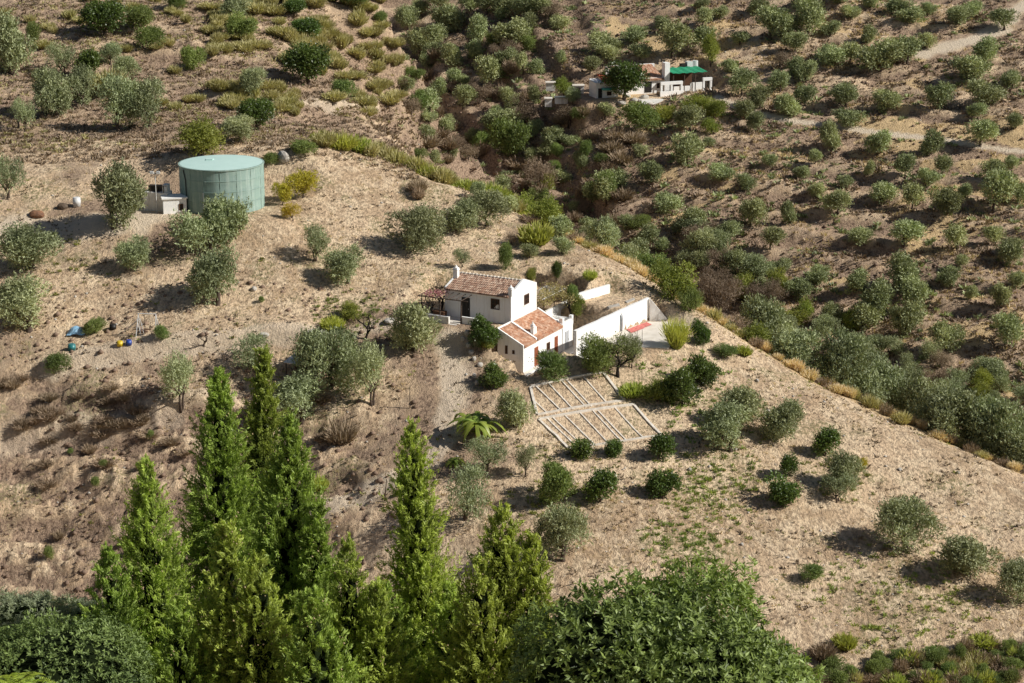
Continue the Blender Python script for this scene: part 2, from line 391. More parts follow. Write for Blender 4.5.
def tile_mat(name, a, b_, c_, sc=1.):
    m, nt, b, out = newmat(name)
    co = nd(nt, 'ShaderNodeTexCoord').outputs['Object']
    mp = nd(nt, 'ShaderNodeMapping'); mp.inputs['Scale'].default_value = (4.5*sc, 2.4*sc, .01); nt.links.new(co, mp.inputs[0])
    vo = nd(nt, 'ShaderNodeTexVoronoi'); vo.inputs['Scale'].default_value = 1; nt.links.new(mp.outputs[0], vo.inputs['Vector'])
    sx = nd(nt, 'ShaderNodeSeparateColor'); nt.links.new(vo.outputs['Color'], sx.inputs[0])
    c = ramp(nt, sx.outputs[0], [(0., a), (.45, b_), (1., c_)])
    n2 = noise(nt, co, 1.1, 5, .7)
    c = mix(nt, ramp(nt, n2, [(.42, 0), (.7, .7)]), c, tuple(x*.55+.03 for x in a))
    nt.links.new(c, b.inputs['Base Color']); b.inputs['Roughness'].default_value = .9; b.inputs['Specular IOR Level'].default_value = .1
    wv = nd(nt, 'ShaderNodeTexWave', bands_direction='Y', wave_profile='SAW'); wv.inputs['Scale'].default_value = .5; nt.links.new(co, wv.inputs['Vector'])
    bump(nt, b, math_(nt, 'ADD', wv.outputs['Fac'], noise(nt, co, 9, 3, .6)), .5, .05)
    return m
M['tile'] = tile_mat('old_roof_tiles', (.28, .16, .11), (.46, .29, .20), (.60, .45, .34))
M['tile2'] = tile_mat('orange_roof_tiles', (.45, .21, .12), (.58, .33, .21), (.72, .50, .36))
M['tile3'] = tile_mat('red_roof_tiles', (.45, .08, .04), (.52, .13, .07), (.55, .2, .12))
def tank_mat():
    m, nt, b, out = newmat('tank_green_paint')
    co = nd(nt, 'ShaderNodeTexCoord').outputs['Object']
    n1 = noise(nt, co, .5, 5, .6)
    c = mix(nt, n1, (.24, .35, .30), (.33, .44, .385))
    mp = nd(nt, 'ShaderNodeMapping'); mp.inputs['Scale'].default_value = (.5, .5, 2.2); nt.links.new(co, mp.inputs[0])
    c = mix(nt, math_(nt, 'MULTIPLY', ramp(nt, noise(nt, mp.outputs[0], 1.3, 5, .7), [(.45, 0), (.62, 1)]), .6), c, (.24, .34, .31))
    mp2 = nd(nt, 'ShaderNodeMapping'); mp2.inputs['Scale'].default_value = (1.7, 1.7, .1); nt.links.new(co, mp2.inputs[0])
    c = mix(nt, math_(nt, 'MULTIPLY', ramp(nt, noise(nt, mp2.outputs[0], 1.6, 4, .7), [(.5, 0), (.68, 1)]), .4), c, (.55, .63, .57))
    nt.links.new(c, b.inputs['Base Color']); b.inputs['Roughness'].default_value = .75; b.inputs['Specular IOR Level'].default_value = .15
    bump(nt, b, n1, .2, .05); return m
M['tank'] = tank_mat()
M['tanktop'] = simple('tank_roof_paint', (.53, .71, .65), (.49, .67, .61), .8, .75, .15, .1, .02)
M['olive'] = leafmat('olive_leaves', (.075, .092, .042), (.49, .53, .285), .16)
M['olivefar'] = leafmat('far_olive_leaves', (.085, .100, .045), (.52, .56, .28), .16)
M['citrus'] = leafmat('citrus_leaves', (.03, .05, .014), (.16, .23, .05), .25, .2, .4, .5)
M['greenb'] = leafmat('green_bush_leaves', (.085, .12, .038), (.30, .37, .115), .3)
M['broom'] = leafmat('broom_twigs', (.17, .15, .065), (.50, .45, .215), .25, .12, .55, .3, .012)
M['yg'] = leafmat('yellow_green_leaves', (.12, .15, .035), (.42, .45, .11), .35, .2)
M['almond'] = leafmat('autumn_yellow_leaves', (.28, .22, .025), (.62, .52, .08), .35, .12)
M['brown'] = leafmat('dry_twigs', (.12, .088, .062), (.36, .27, .185), .1, .2, .6, .2, .01)
M['straw'] = leafmat('straw_grass', (.34, .25, .13), (.82, .66, .43), .25, .12, .55, .3, .008)
M['weed'] = leafmat('small_weeds', (.14, .16, .04), (.34, .36, .10), .3, .15)
M['weed2'] = leafmat('green_weeds', (.13, .18, .04), (.34, .42, .11), .3, .15)
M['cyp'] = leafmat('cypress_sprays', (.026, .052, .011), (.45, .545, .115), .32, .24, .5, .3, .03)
M['laurel'] = leafmat('glossy_leaves', (.032, .058, .014), (.38, .49, .14), .28, .05, .45, .35)
M['laureldark'] = leafmat('small_dark_leaves', (.05, .08, .022), (.36, .44, .14), .25, .05, .5, .3)
M['greyleaf'] = leafmat('grey_green_leaves', (.15, .18, .11), (.50, .55, .34), .3, .1)
M['frond'] = leafmat('bright_fronds', (.18, .26, .03), (.42, .55, .09), .4, .1)
M['banana'] = leafmat('banana_leaves', (.10, .17, .02), (.42, .50, .10), .35, .1, .4, .4)
M['pink'] = leafmat('bougainvillea', (.35, .12, .15), (.60, .32, .36), .3, .1)
M['vine'] = leafmat('autumn_vine', (.30, .27, .10), (.60, .52, .25), .3, .1)
M['cone'] = simple('cypress_cones', (.50, .40, .24), (.34, .25, .14), 8, .9, .1)

# ------------------------------------------------------------------ terrain mesh
def lin(a, b, st): return list(np.arange(a, b, st))
YS = np.array(lin(-6, 20, 1.5)+lin(20, 128, 2.5)+lin(128, 150, 1.)+lin(150, 258, .42)+lin(258, 300, .8)+lin(300, 455, .75)+lin(455, 560, 5)+lin(560, 1300, 40)+[1300., 1600.])
SS = np.concatenate([np.linspace(-1.1, -.30, 40), np.linspace(-.295, .295, 640), np.linspace(.30, 1.1, 40)])
YG, SG = np.meshgrid(YS, SS, indexing='ij')
XG = SG*(YG*1.0+14*np.exp(-np.maximum(YG, 0)/12))+0*YG
HB = hbase(XG, YG)
ZG = hfull(XG, YG, HB)
nr, ncg = XG.shape
V = np.stack([XG, YG, ZG], -1).reshape(-1, 3)
idx = np.arange(nr*ncg).reshape(nr, ncg)
Q = np.stack([idx[:-1, :-1], idx[:-1, 1:], idx[1:, 1:], idx[1:, :-1]], -1).reshape(-1, 4)
gme = npmesh('hillside', V, Q, M['ground'], None, True)
xf = XG.ravel(); yf = YG.ravel()
farm = (sst(yf, 250, 268)*sst(xf+.09*(yf-300), -26, -14))
h2 = sst(yf, 252, 262)*(1-farm)
paths = [([(50,364),(110,352),(190,342),(260,335),(330,335)], 1.0, .6), ([(-20,443),(60,426),(120,416),(235,398)], .9, .4), ([(196,94),(260,100),(330,105),(372,102)], 1.2, .6),
         ([(718,98),(735,106),(760,116),(800,123),(880,133),(960,142),(1030,153)], 1.0, 1.2),
         ([(1032,2),(1010,14),(1000,30),(975,42),(945,48),(925,53)], 2.3, .95),
         ([(-20,231),(30,227),(80,225),(130,219),(160,213)], 3.2, .8),
         ([(60,365),(110,353),(190,340),(260,334),(330,334),(370,328),(430,318)], 1.3, .6),
         ([(450,338),(452,370),(450,400),(446,440),(420,470),(380,486),(320,510)], 1.5, .75),
         ([(462,345),(466,375),(462,405)], .9, .4),
         ([(0,440),(40,432),(100,420),(170,412)], 1.4, .4),
         ([(655,324),(672,320),(690,322)], 1.2, .6)]
pm = np.zeros(xf.shape); verge = np.zeros(xf.shape)
for pts, wdt, st in paths:
    P = [at(*p) for p in pts]
    if pts[0][0] == 718: P = TRACKS[0][0]
    if pts[0][0] == 1032: P = TRACKS[1][0]
    d = seg_dist(xf, yf, P)
    d = d + (fbm(xf/1.7, yf/1.7, 2, 41)-.5)*wdt*.9
    pm = np.maximum(pm, (1-sst(d, wdt*.55, wdt*1.15))*st); verge = np.maximum(verge, sst(d, wdt*.9, wdt*1.3)*(1-sst(d, wdt*1.8, wdt*3.2))*st)
def blur(Z_, k):
    for ax in (0, 1):
        P_ = np.pad(Z_, [(k, k) if i == ax else (0, 0) for i in (0, 1)], mode='edge'); cs_ = np.cumsum(P_, axis=ax)
        cs_ = np.concatenate([np.zeros_like(np.take(cs_, [0], axis=ax)), cs_], axis=ax); n2 = 2*k+1
        Z_ = (np.take(cs_, range(n2, cs_.shape[ax]), axis=ax)-np.take(cs_, range(0, cs_.shape[ax]-n2), axis=ax))/n2
    return Z_
vg = verge
cav = ((blur(ZG, 4)-ZG)).ravel()  # hollow depth, used to paint crevice shade into the soil colour
leftm = sst(-xf, 8, 20)*(1-sst(yf, 190, 202))*sst(yf, 140, 155)
big = fbm(xf/22, yf/22, 3, 51)
midlow = farm*sst(xf, 5, 20)*(1-sst(yf, 345, 372)); Rm = farm*(.46+.6*(big-.5))+midlow*.16 + h2*(.62+.5*(big-.5)) + leftm*(.40+.6*(big-.5))
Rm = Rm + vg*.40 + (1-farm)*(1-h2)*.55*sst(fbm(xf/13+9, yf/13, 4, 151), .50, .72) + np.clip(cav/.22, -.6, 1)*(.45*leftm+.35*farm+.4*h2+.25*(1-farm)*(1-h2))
rav_shade = np.exp(-((xf+ (yf-380)*-.10 - 2)/16)**2)*farm*sst(yf, 290, 320); Rm += rav_shade*.7
# shade painted into the soil colour on the flank running down towards the ravine
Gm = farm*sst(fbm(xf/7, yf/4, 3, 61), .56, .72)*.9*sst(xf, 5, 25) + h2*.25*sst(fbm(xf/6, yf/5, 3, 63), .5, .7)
band = [at(860, 122), at(920, 132), at(1000, 128), at(1030, 135)]
Gm = np.maximum(Gm, (1-sst(seg_dist(xf, yf, band), 2.5, 7))*.85)
near = (1-farm)*(1-h2)
Gm += near*.30*sst(fbm(xf/8, yf/8, 3, 66), .5, .7)
crestP = [ray(*p) for p in [(480,195,250),(560,235,240),(640,275,229),(700,315,220),(760,352,214),(850,400,206),(940,440,199),(1024,475,192),(1150,525,184)]]
Gm = np.maximum(Gm, (1-sst(seg_dist(xf, yf, crestP), 1.5, 5))*.7)
grn = near*sst(fbm(xf/4, yf/4, 3, 71), .60, .74)*.7
for u, v, r_, s_ in [(640,395,5,.7),(560,500,5,.5),(680,545,4,.8),(700,500,5,.5),(350,312,4,.8),(735,475,5,.5),(830,480,4,.4),(900,600,7,.5)]:
    p = at(u, v); grn = np.maximum(grn, (1-sst(np.hypot(xf-p[0], yf-p[1]), r_*.3, r_))*s_)
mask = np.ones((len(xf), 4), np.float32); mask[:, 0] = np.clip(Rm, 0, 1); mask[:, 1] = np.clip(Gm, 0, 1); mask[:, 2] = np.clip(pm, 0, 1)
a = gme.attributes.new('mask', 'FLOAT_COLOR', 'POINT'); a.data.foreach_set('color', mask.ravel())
a = gme.attributes.new('green', 'FLOAT', 'POINT'); a.data.foreach_set('value', grn.astype(np.float32))
fur = near*(1-leftm)*sst(fbm(xf/10, yf/10, 3, 123), .38, .6)
a = gme.attributes.new('furrow', 'FLOAT', 'POINT'); a.data.foreach_set('value', fur.astype(np.float32))
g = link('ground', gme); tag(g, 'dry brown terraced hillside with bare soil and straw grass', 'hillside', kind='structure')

# ------------------------------------------------------------------ foliage generators
def unit(v): return v/(np.linalg.norm(v, axis=-1, keepdims=True)+1e-9)
def sph(rs, n): return unit(rs.normal(size=(n, 3)))
def leafquads(rs, cpos, dirs, L, Wd, tone):
    """diamond leaf faces"""
    n = len(cpos); s = unit(np.cross(dirs, sph(rs, n)))
    L = np.asarray(L)*np.ones(n); Wd = np.asarray(Wd)*np.ones(n)
    V = np.empty((n, 4, 3)); d = dirs*L[:, None]; w = s*Wd[:, None]*.5
    V[:, 0] = cpos-d*.5; V[:, 1] = cpos+w-d*.05; V[:, 2] = cpos+d*.5; V[:, 3] = cpos-w-d*.05
    Fq = np.arange(n*4).reshape(n, 4)
    return V.reshape(-1, 3), Fq, np.repeat(tone, 4)
def crown_mesh(name, seed, mat, w=5., h=4.4, z0=.8, nb=16, ntw=2000, per=5, L=.24, Wd=.09, rb=.24, up=.3, droop=0., shell=.35, flat=.0, gap=0.):
    rs = np.random.RandomState(seed)
    rx = w/2; rz = (h-z0)/2; cz = z0+rz
    r = rb*w*(.7+.6*rs.rand(nb))
    lobes = sph(rs, 6); lobes[:, 2] = lobes[:, 2]*.8+.1; dirs = unit(lobes[rs.randint(0, 6, nb)]+.55*sph(rs, nb))
    rad = (.35+.65*rs.rand(nb)**.5)*1.12
    cen = np.stack([dirs[:, 0]*rad*(rx-r*.85), dirs[:, 1]*rad*(rx-r*.85), cz+dirs[:, 2]*rad*np.maximum(rz-r*.6, .1)], -1)
    cen[0] = (cen[1][0]*.3, cen[1][1]*.3, cz*.9); wt = r**2; wt /= wt.sum()
    bi = rs.choice(nb, ntw, p=wt); d = sph(rs, ntw); d[:, 2] += .25; d = unit(d)
    lump = fbm(d[:, 0]*2+bi*3.1, d[:, 1]*2+d[:, 2]*2.3, 2, seed)      # uneven outline inside each clump
    rr = r[bi]*(1-shell+shell*rs.rand(ntw))*(.42+1.08*lump)
    p = cen[bi]+d*rr[:, None]*np.array([1, 1, .85])
    p[:, 2] = np.maximum(p[:, 2], z0*.6)
    btone = rs.rand(nb)*.5
    tdir = unit(d*.8+np.array([0, 0, up-droop])+.5*sph(rs, ntw))
    k = np.arange(per); tl = L*2.2
    pos = p[:, None, :]+tdir[:, None, :]*(k[None, :, None]/per*tl)+rs.normal(size=(ntw, per, 3))*L*.25
    ld = unit(tdir[:, None, :]+.75*rs.normal(size=(ntw, per, 3)))
    tone = np.clip(btone[bi][:, None]+rs.rand(ntw, 1)*.35+rs.rand(ntw, per)*.3, 0, 1)
    V, Fq, t = leafquads(rs, pos.reshape(-1, 3), ld.reshape(-1, 3), L*(.7+.6*rs.rand(ntw*per)), Wd*(.7+.6*rs.rand(ntw*per)), tone.ravel())
    return npmesh(name, V, Fq, mat, t), cen, r
def trunk_mesh(name, seed, cen, mat, h0=1.1, rad=.2, nl=7, stems=1):
    rs = random.Random(seed); mb = MB()
    for s in range(stems):
        ox, oy = (0, 0) if stems == 1 else (rs.uniform(-.3, .3), rs.uniform(-.3, .3))
        f = (ox+rs.uniform(-.2, .2), oy+rs.uniform(-.2, .2), h0)
        mb.tube([(ox, oy, -.5), (ox*1.1, oy, .15), (ox+rs.uniform(-.1, .1), oy+rs.uniform(-.1, .1), h0*.55), f], [rad*1.7, rad*1.25, rad*.95, rad*.8], 7)
        for i in range(s, min(nl, len(cen)), stems):
            c = cen[i]; m = [(f[0]+c[0])/2+rs.uniform(-.2, .2), (f[1]+c[1])/2+rs.uniform(-.2, .2), (f[2]*.6+c[2]*.4)]
            mb.tube([f, m, tuple(c)], [rad*.6, rad*.38, rad*.14], 5)
    return mb.mesh(name, mat, True)
def variant(kind, seed, mat, tmat='bark', trunk=True, h0=1.1, rad=.2, stems=1, nl=7, **kw):
    cm, cen, r = crown_mesh(kind+'_crown', seed, M[mat], **kw)
    tm = trunk_mesh(kind+'_trunk', seed, cen, M[tmat], h0, rad, nl, stems) if trunk else None
    return dict(crown=cm, trunk=tm, w=kw.get('w', 5.), h=kw.get('h', 4.4))
K = {}
K['olive'] = [variant('olive', 100+i, 'olive', w=5., h=4.1, z0=.35, nb=17+i, ntw=2100, up=.35, rb=.19) for i in range(5)]
K['olivewide'] = [variant('olive', 120+i, 'olive', w=6.2, h=3.7, z0=.1, nb=22, ntw=2700, up=.35, rb=.16) for i in range(3)]
K['olivefar'] = [variant('far_olive', 140+i, 'olivefar', w=5., h=3.9, z0=.45, nb=11+i, ntw=1200, per=4, L=.33, Wd=.14, rb=.20, h0=1.2, rad=.17) for i in range(7)]
K['wispy'] = [variant('wispy', 160+i, 'olive', w=5., h=4.2, z0=.5, nb=16, ntw=900, per=5, L=.26, Wd=.08, rb=.18, up=.7, h0=1., rad=.12, stems=2, nl=12) for i in range(3)]
K['round'] = [variant('bush', 180+i, 'greenb', trunk=False, w=3., h=2.4, z0=.0, nb=10, ntw=1500, per=4, L=.17, Wd=.07, rb=.28, up=.5, shell=.25) for i in range(3)]
K['citrus'] = [variant('citrus', 200+i, 'citrus', w=3., h=2.5, z0=.15, nb=12, ntw=1100, per=4, L=.2, Wd=.13, rb=.24, up=.2, h0=.6, rad=.1) for i in range(3)]
K['carob'] = [variant('carob', 215+i, 'citrus', w=5., h=4.3, z0=.05, nb=18, ntw=2200, per=4, L=.24, Wd=.16, rb=.22, up=.2, h0=1., rad=.2) for i in range(2)]
K['green'] = [variant('green', 225+i, 'greenb', w=4.5, h=3.7, z0=.05, nb=15, ntw=2000, per=4, L=.22, Wd=.10, rb=.22, up=.4, h0=.8, rad=.14, stems=2) for i in range(3)]
K['yg'] = [variant('yellow_green', 235+i, 'yg', w=4.2, h=3.3, z0=.1, nb=13, ntw=1600, per=4, L=.2, Wd=.1, rb=.22, up=.5, h0=.7, rad=.1, stems=2) for i in range(2)]
K['almond'] = [variant('almond', 245+i, 'almond', w=4., h=3.2, z0=.5, nb=14, ntw=1100, per=4, L=.17, Wd=.1, rb=.18, up=.3, h0=.7, rad=.1) for i in range(2)]
K['bare'] = [variant('bare', 255+i, 'brown', w=4.6, h=4., z0=.4, nb=14, ntw=1100, per=4, L=.36, Wd=.045, rb=.2, up=.6, h0=.9, rad=.1, stems=2, nl=12) for i in range(2)]
def tuft_mesh(name, seed, mat, nblade=500, R=.6, hgt=.8, wd=.07, spread=.7, nb=6):
    rs = np.random.RandomState(seed)
    th = rs.rand(nblade)*2*np.pi; rr = np.sqrt(rs.rand(nblade))
    d = np.stack([np.cos(th)*rr*spread, np.sin(th)*rr*spread, np.ones(nblade)*(.55+.3*rs.rand(nblade))], -1)
    d = unit(d+.15*rs.normal(size=(nblade, 3)))
    lump = .7+.5*fbm(th*1.3+seed, rr*3, 2, seed)
    L = hgt*(.6+.5*rs.rand(nblade))*lump
    base = np.stack([np.cos(th)*rr*R*.55, np.sin(th)*rr*R*.55, np.zeros(nblade)], -1)
    t0 = rs.rand(nblade)*.3
    segs = 3; Vs = []; Fs = []; T = []; off = 0
    for s in range(segs):
        c = base+d*(L*(s+.75)/segs)[:, None]
        v, f, t = leafquads(rs, c, unit(d+.25*rs.normal(size=d.shape)), L/segs*1.5, wd, np.clip(t0+.2+.25*s+.2*rs.rand(nblade), 0, 1))
        Vs.append(v); Fs.append(f+off); T.append(t); off += len(v)
    return npmesh(name, np.concatenate(Vs), np.concatenate(Fs), M[mat], np.concatenate(T))
K['broom'] = [dict(crown=tuft_mesh('broom_foliage', 300+i, 'broom', 520, .75, .95, .075, 1.0), trunk=None, w=1.9, h=1.) for i in range(4)]
K['strawtuft'] = [dict(crown=tuft_mesh('straw_foliage', 310+i, 'straw', 380, .6, .9, .06, .75), trunk=None, w=1.5, h=1.) for i in range(3)]
K['brownbush'] = [dict(crown=tuft_mesh('dry_bush_foliage', 320+i, 'brown', 480, .75, .95, .055, 1.1), trunk=None, w=1.9, h=1.) for i in range(3)]
K['reed'] = [dict(crown=tuft_mesh('reed_foliage', 330, 'yg', 700, .8, 2.4, .07, .45), trunk=None, w=2.4, h=2.4)]
K['ygbush'] = [dict(crown=tuft_mesh('spiky_bush_foliage', 340+i, 'yg', 520, .75, .95, .09, 1.0), trunk=None, w=1.9, h=1.) for i in range(2)]

NAMES = dict(olive='olive_tree', olivewide='olive_tree', olivefar='olive_tree', wispy='olive_tree', round='bush', citrus='citrus_tree', carob='evergreen_tree', green='leafy_tree',
             yg='leafy_tree', almond='almond_tree', bare='bare_tree', broom='broom_shrub', strawtuft='straw_shrub', brownbush='dry_bush', reed='reed_clump', ygbush='bush')
CATS = dict(olive='olive tree', olivewide='olive tree', olivefar='olive tree', wispy='olive tree', round='bush', citrus='citrus tree', carob='tree', green='tree', yg='tree', almond='almond tree',
            bare='bare tree', broom='shrub', strawtuft='shrub', brownbush='shrub', reed='reeds', ygbush='bush')
placed = []
def place(kind, u, vb, w, h, label=None, d=None, vt=None, group=None, cat=None, name=None, sink=.05, wpt=None):
    """w,h are the size the plant shows in the photo (pixels); converted to metres at its distance"""
    if wpt is not None: p = wpt
    elif d is None: p = at(u, vb)
    else:
        q = ray(u, vb, d); p = np.array([q[0], q[1], height(q[0], q[1])])
    pxm = F*CP/p[1]*1.0
    ww = w*1.12/pxm; hh = h*1.04/pxm
    if vt is not None: ww *= random.uniform(1., 1.4); hh = min(max(.7*ww, ray(u, vt, p[1])[2]-p[2]), ww*1.15)
    if d is None and wpt is None:
        p = np.array([p[0]*(1+.14*ww/p[1]), p[1]+.14*ww, 0]); p[2] = height(p[0], p[1])
    k = random.choice(K[kind])
    root = empty(name or NAMES[kind], (p[0], p[1]+ (0 if d else ww*.0), p[2]-sink*hh), random.uniform(0, 6.28), label, cat or CATS[kind], group) if k['trunk'] else link(name or NAMES[kind], k['crown'], None, (p[0], p[1], p[2]-sink*hh), random.uniform(0, 6.28))
    root.scale = (ww/k['w'], ww/k['w']*random.uniform(.9, 1.1), hh/k['h']*1.04)
    if k['trunk']:
        link('crown', k['crown'], root); link('trunk', k['trunk'], root)
    else: tag(root, label, cat or CATS[kind], group)
    placed.append((root, kind, u, vb, w, h)); return root

# ---- near hillside: each plant with its own label
near_list = [
 ('olive',12,78,46,62,'large olive tree cut by the left photo edge near the top'),
 ('green',33,44,16,22,'small dark green tree beside the large olive at the upper left'),
 ('olive',56,118,44,48,'broad olive tree in upper left grove, dark shade at its foot'),
 ('olive',83,108,30,36,'olive tree in the upper left grove behind the broad one'),
 ('olive',118,132,42,48,'olive tree with leaning trunk above the tank hill bare slope'),
 ('olive',150,129,44,42,'rightmost olive of upper left grove, thin trunk visible'),
 ('wispy',25,132,20,30,'sapling olive with thin trunk alone on the bare slope at left'),
 ('wispy',63,76,28,30,'pale grey olive at the top of the upper left grove'),
 ('citrus',87,80,24,26,'bright green leafy tree among grey olives in the upper left grove'),
 ('broom',108,95,26,24,'large yellow-green round shrub right of the upper left grove'),
 ('carob',106,38,42,32,'dark green wide tree near the top, second along from left corner'),
 ('green',141,30,34,24,'green bushy tree near the top edge right of the dark wide one'),
 ('round',148,50,28,22,'rounded olive-green bush casting a black shadow, upper left'),
 ('olive',110,66,22,20,'small olive below the dark wide tree at upper left'),
 ('olive',126,82,24,22,'small grey olive on the slope edge right of the upper left grove'),
 ('green',194,72,22,26,'green tree on the brushy slope above the tank'),
 ('round',176,11,18,14,'bush at the top edge left of centre of the brushy hill'),
 ('olive',239,24,32,26,'olive tree at the top edge above the brushy hill'),
 ('green',242,43,26,25,'green tree directly beneath the olive at the top edge'),
 ('carob',296,17,22,14,'flat dark green bush near the top of the brushy hill'),
 ('carob',306,41,32,19,'dark green spreading bush in the yellow brush'),
 ('carob',309,88,40,36,'largest dark green tree in the middle of the yellow brush'),
 ('olive',256,99,26,24,'grey olive above the ledge on the brushy hill'),
 ('round',343,106,23,18,'grey-green bush right end of the ledge on the brushy hill'),
 ('carob',258,132,36,28,'dark leafy tree behind the tank, beyond the slope crest'),
 ('olive',240,142,34,22,'low olive bush between the round tank and the dark leafy tree'),
 ('round',354,10,26,16,'green bush at the top edge of the brushy hill by the ravine'),
 ('round',382,25,14,12,'small green bush on the brushy hill rim above the ravine'),
 ('round',302,158,28,14,'green bush on the crest right of the water tank'),
 ('yg',205,158,50,34,'yellow-green tree just behind the round green tank'),
 ('wispy',8,201,34,42,'olive tree at the left edge above the pale dirt road'),
 ('olive',114,236,60,60,'large olive tree left of the small white tank hut'),
 ('olive',33,272,58,42,'wide olive tree on the bare slope at the left under the road'),
 ('olive',137,271,36,30,'small round-topped olive on the slope between two larger olives'),
 ('olivewide',212,260,74,54,'big broad olive in front of the green water tank'),
 ('olive',218,309,54,54,'tall olive just below the big broad one under the tank'),
 ('wispy',314,264,32,34,'slim olive tree on the slope between tank and house'),
 ('olive',348,286,42,36,'olive tree touching the slim one, above the house track'),
 ('olive',30,338,66,50,'big olive at the left edge above the junk strewn terrace'),
 ('olivewide',418,252,56,40,'leftmost of three low olives in a row below the crest brush'),
 ('olive',457,234,44,32,'middle of three low olives in a row below the crest brush'),
 ('olive',487,228,38,32,'rightmost of three low olives in a row below the crest brush'),
 ('almond',303,200,36,30,'bright yellow autumn tree standing right of the tank'),
 ('almond',283,206,20,26,'smaller yellow tree touching the bright autumn one by the tank'),
 ('almond',293,222,20,17,'little yellow sapling with whitened foot below the yellow tree'),
 ('yg',241,212,22,24,'leafy sapling right against the front of the green tank'),
 ('green',505,270,15,28,'narrow dark leafy tree on the slope behind the main house'),
 ('yg',531,284,12,14,'tiny yellow-green tree behind the house gable'),
 ('wispy',462,268,16,18,'faint sapling above the left chimney of the main house'),
 ('ygbush',536,246,30,22,'round yellow-green bush alone near the crest above the house'),
 ('ygbush',590,281,12,10,'small green bush on the slope near the upper white wall'),
 ('olive',414,355,52,56,'large dense olive tree left of the main house'),
 ('olivewide',332,394,66,58,'wide drooping olive covering the small white shelter'),
 ('wispy',374,410,44,58,'ragged thin olive right of the wide drooping one'),
 ('olive',303,432,62,42,'olive tree below the white shelter, behind the cypress tops'),
 ('wispy',184,419,46,48,'wispy grey olive below the junk terrace'),
 ('wispy',252,375,46,34,'sparse olive sprawled under the small white boulder'),
 ('brownbush',341,444,28,26,'brownish dry bush below the ragged olive'),
 ('carob',482,352,31,29,'dark glossy round tree beside the porch steps of the main house'),
 ('carob',492,388,28,22,'dark round bush on the slope left of the annex'),
 ('olive',515,430,40,44,'rounded olive tree left of the stone garden beds'),
 ('round',548,381,34,24,'neat round green bush before the annex doors'),
 ('green',596,376,40,37,'big rounded green tree right of the annex end wall'),
 ('wispy',630,370,24,34,'green tree leaning over courtyard next to the black-trunked tree'),
 ('carob',681,408,38,40,'dark glossy tree at the lower end of the kitchen garden'),
 ('carob',703,388,32,32,'second dark glossy tree, just up the slope to the right'),
 ('yg',655,403,34,22,'light green leafy bush between garden beds and dark tree'),
 ('ygbush',632,398,22,14,'low light green bush right of the bed corner'),
 ('olive',740,428,50,46,'olive at the back of the big cluster on the right slope'),
 ('olive',730,456,58,46,'olive at the front of the big cluster on the right slope'),
 ('olive',775,442,46,44,'right-hand olive of the big cluster on the right slope'),
 ('reed',676,349,18,27,'clump of tall yellowish reeds below the courtyard edge'),
 ('carob',700,345,20,24,'dark shrub just right of the reed clump'),
 ('round',727,358,24,12,'low spreading green bush on the slope below the crest'),
 ('ygbush',744,356,14,10,'small yellow-green bush beside the low spreading one'),
 ('citrus',580,461,24,20,'small citrus tree at the lower left corner of the beds'),
 ('citrus',613,458,20,18,'small citrus tree below the middle of the beds'),
 ('citrus',660,461,30,25,'citrus tree below the lower right corner of the beds'),
 ('citrus',825,458,26,26,'citrus tree highest of those on the right slope'),
 ('citrus',786,477,21,20,'little bright citrus tree in the middle of the right slope'),
 ('citrus',782,505,34,26,'dark citrus bush casting black shadow on the right slope'),
 ('citrus',663,501,30,26,'citrus tree in the lower row, furthest to the right'),
 ('citrus',600,504,32,30,'citrus tree middle of the lower row below the beds'),
 ('green',555,505,38,46,'leafy tree at the left end of the lower citrus row'),
 ('olive',842,488,38,36,'grey olive with a yellow flush on the right slope'),
 ('wispy',838,505,36,30,'thin olive trunk standing below the yellow flushed olive'),
 ('almond',862,473,16,16,'patch-sized yellow sapling next to the grey olive'),
 ('olive',905,556,60,52,'isolated olive tree on the lower right field'),
 ('olive',966,578,64,48,'olive with long black shadow at the lower right'),
 ('olive',1020,606,46,42,'olive cut by the right photo edge near the bottom'),
 ('round',810,582,24,17,'solitary grass-green bush on the lower right field'),
 ('wispy',468,524,52,54,'grey olive with thin trunk above the tall cypress group'),
 ('wispy',487,474,38,32,'faint grey olive below the banana plant'),
 ('wispy',526,478,20,32,'small upright olive sapling below the rounded olive'),
 ('olive',563,566,54,54,'grey olive just above the glossy-leaved foreground tree'),
 ('round',58,376,24,18,'green bush on the terrace bank at the left'),
 ('round',163,345,16,14,'small green bush at right end of the junk terrace'),
 ('round',95,334,20,14,'olive-green bush beside the blue tarpaulin'),
 ('yg',350,322,24,16,'yellow-green weeds bush on the bank above the house track'),
 ('ygbush',333,332,20,14,'green bush left end of the overgrown bank above the track'),
 ('green',573,314,14,18,'small green tree at the end of the vine arbour'),
 ('yg',577,332,16,20,'slender yellow-green sapling behind the annex end wall'),
 ('yg',487,352,18,14,'pale green weeds bush by the porch steps'),
 ('ygbush',845,650,20,16,'yellow-green bush at the foot of the lower right field'),
 ('brownbush',822,662,24,22,'olive-brown bush at the foot of the right field by the foreground'),
 ('broom',404,645,20,16,None),
]
for k in near_list:
    if k[5]: place(*k)
for i, (u, v, w, h) in enumerate([(150,440,8,8),(103,470,9,8),(70,455,7,6),(262,303,6,6),(270,168,16,12),(95,490,10,10),(140,555,14,12),(50,560,12,12),(210,150,10,10)]):
    place('round', u, v, w, h, 'small scattered green bush on the eroded left-hand slope', group='small bushes on the eroded slope')

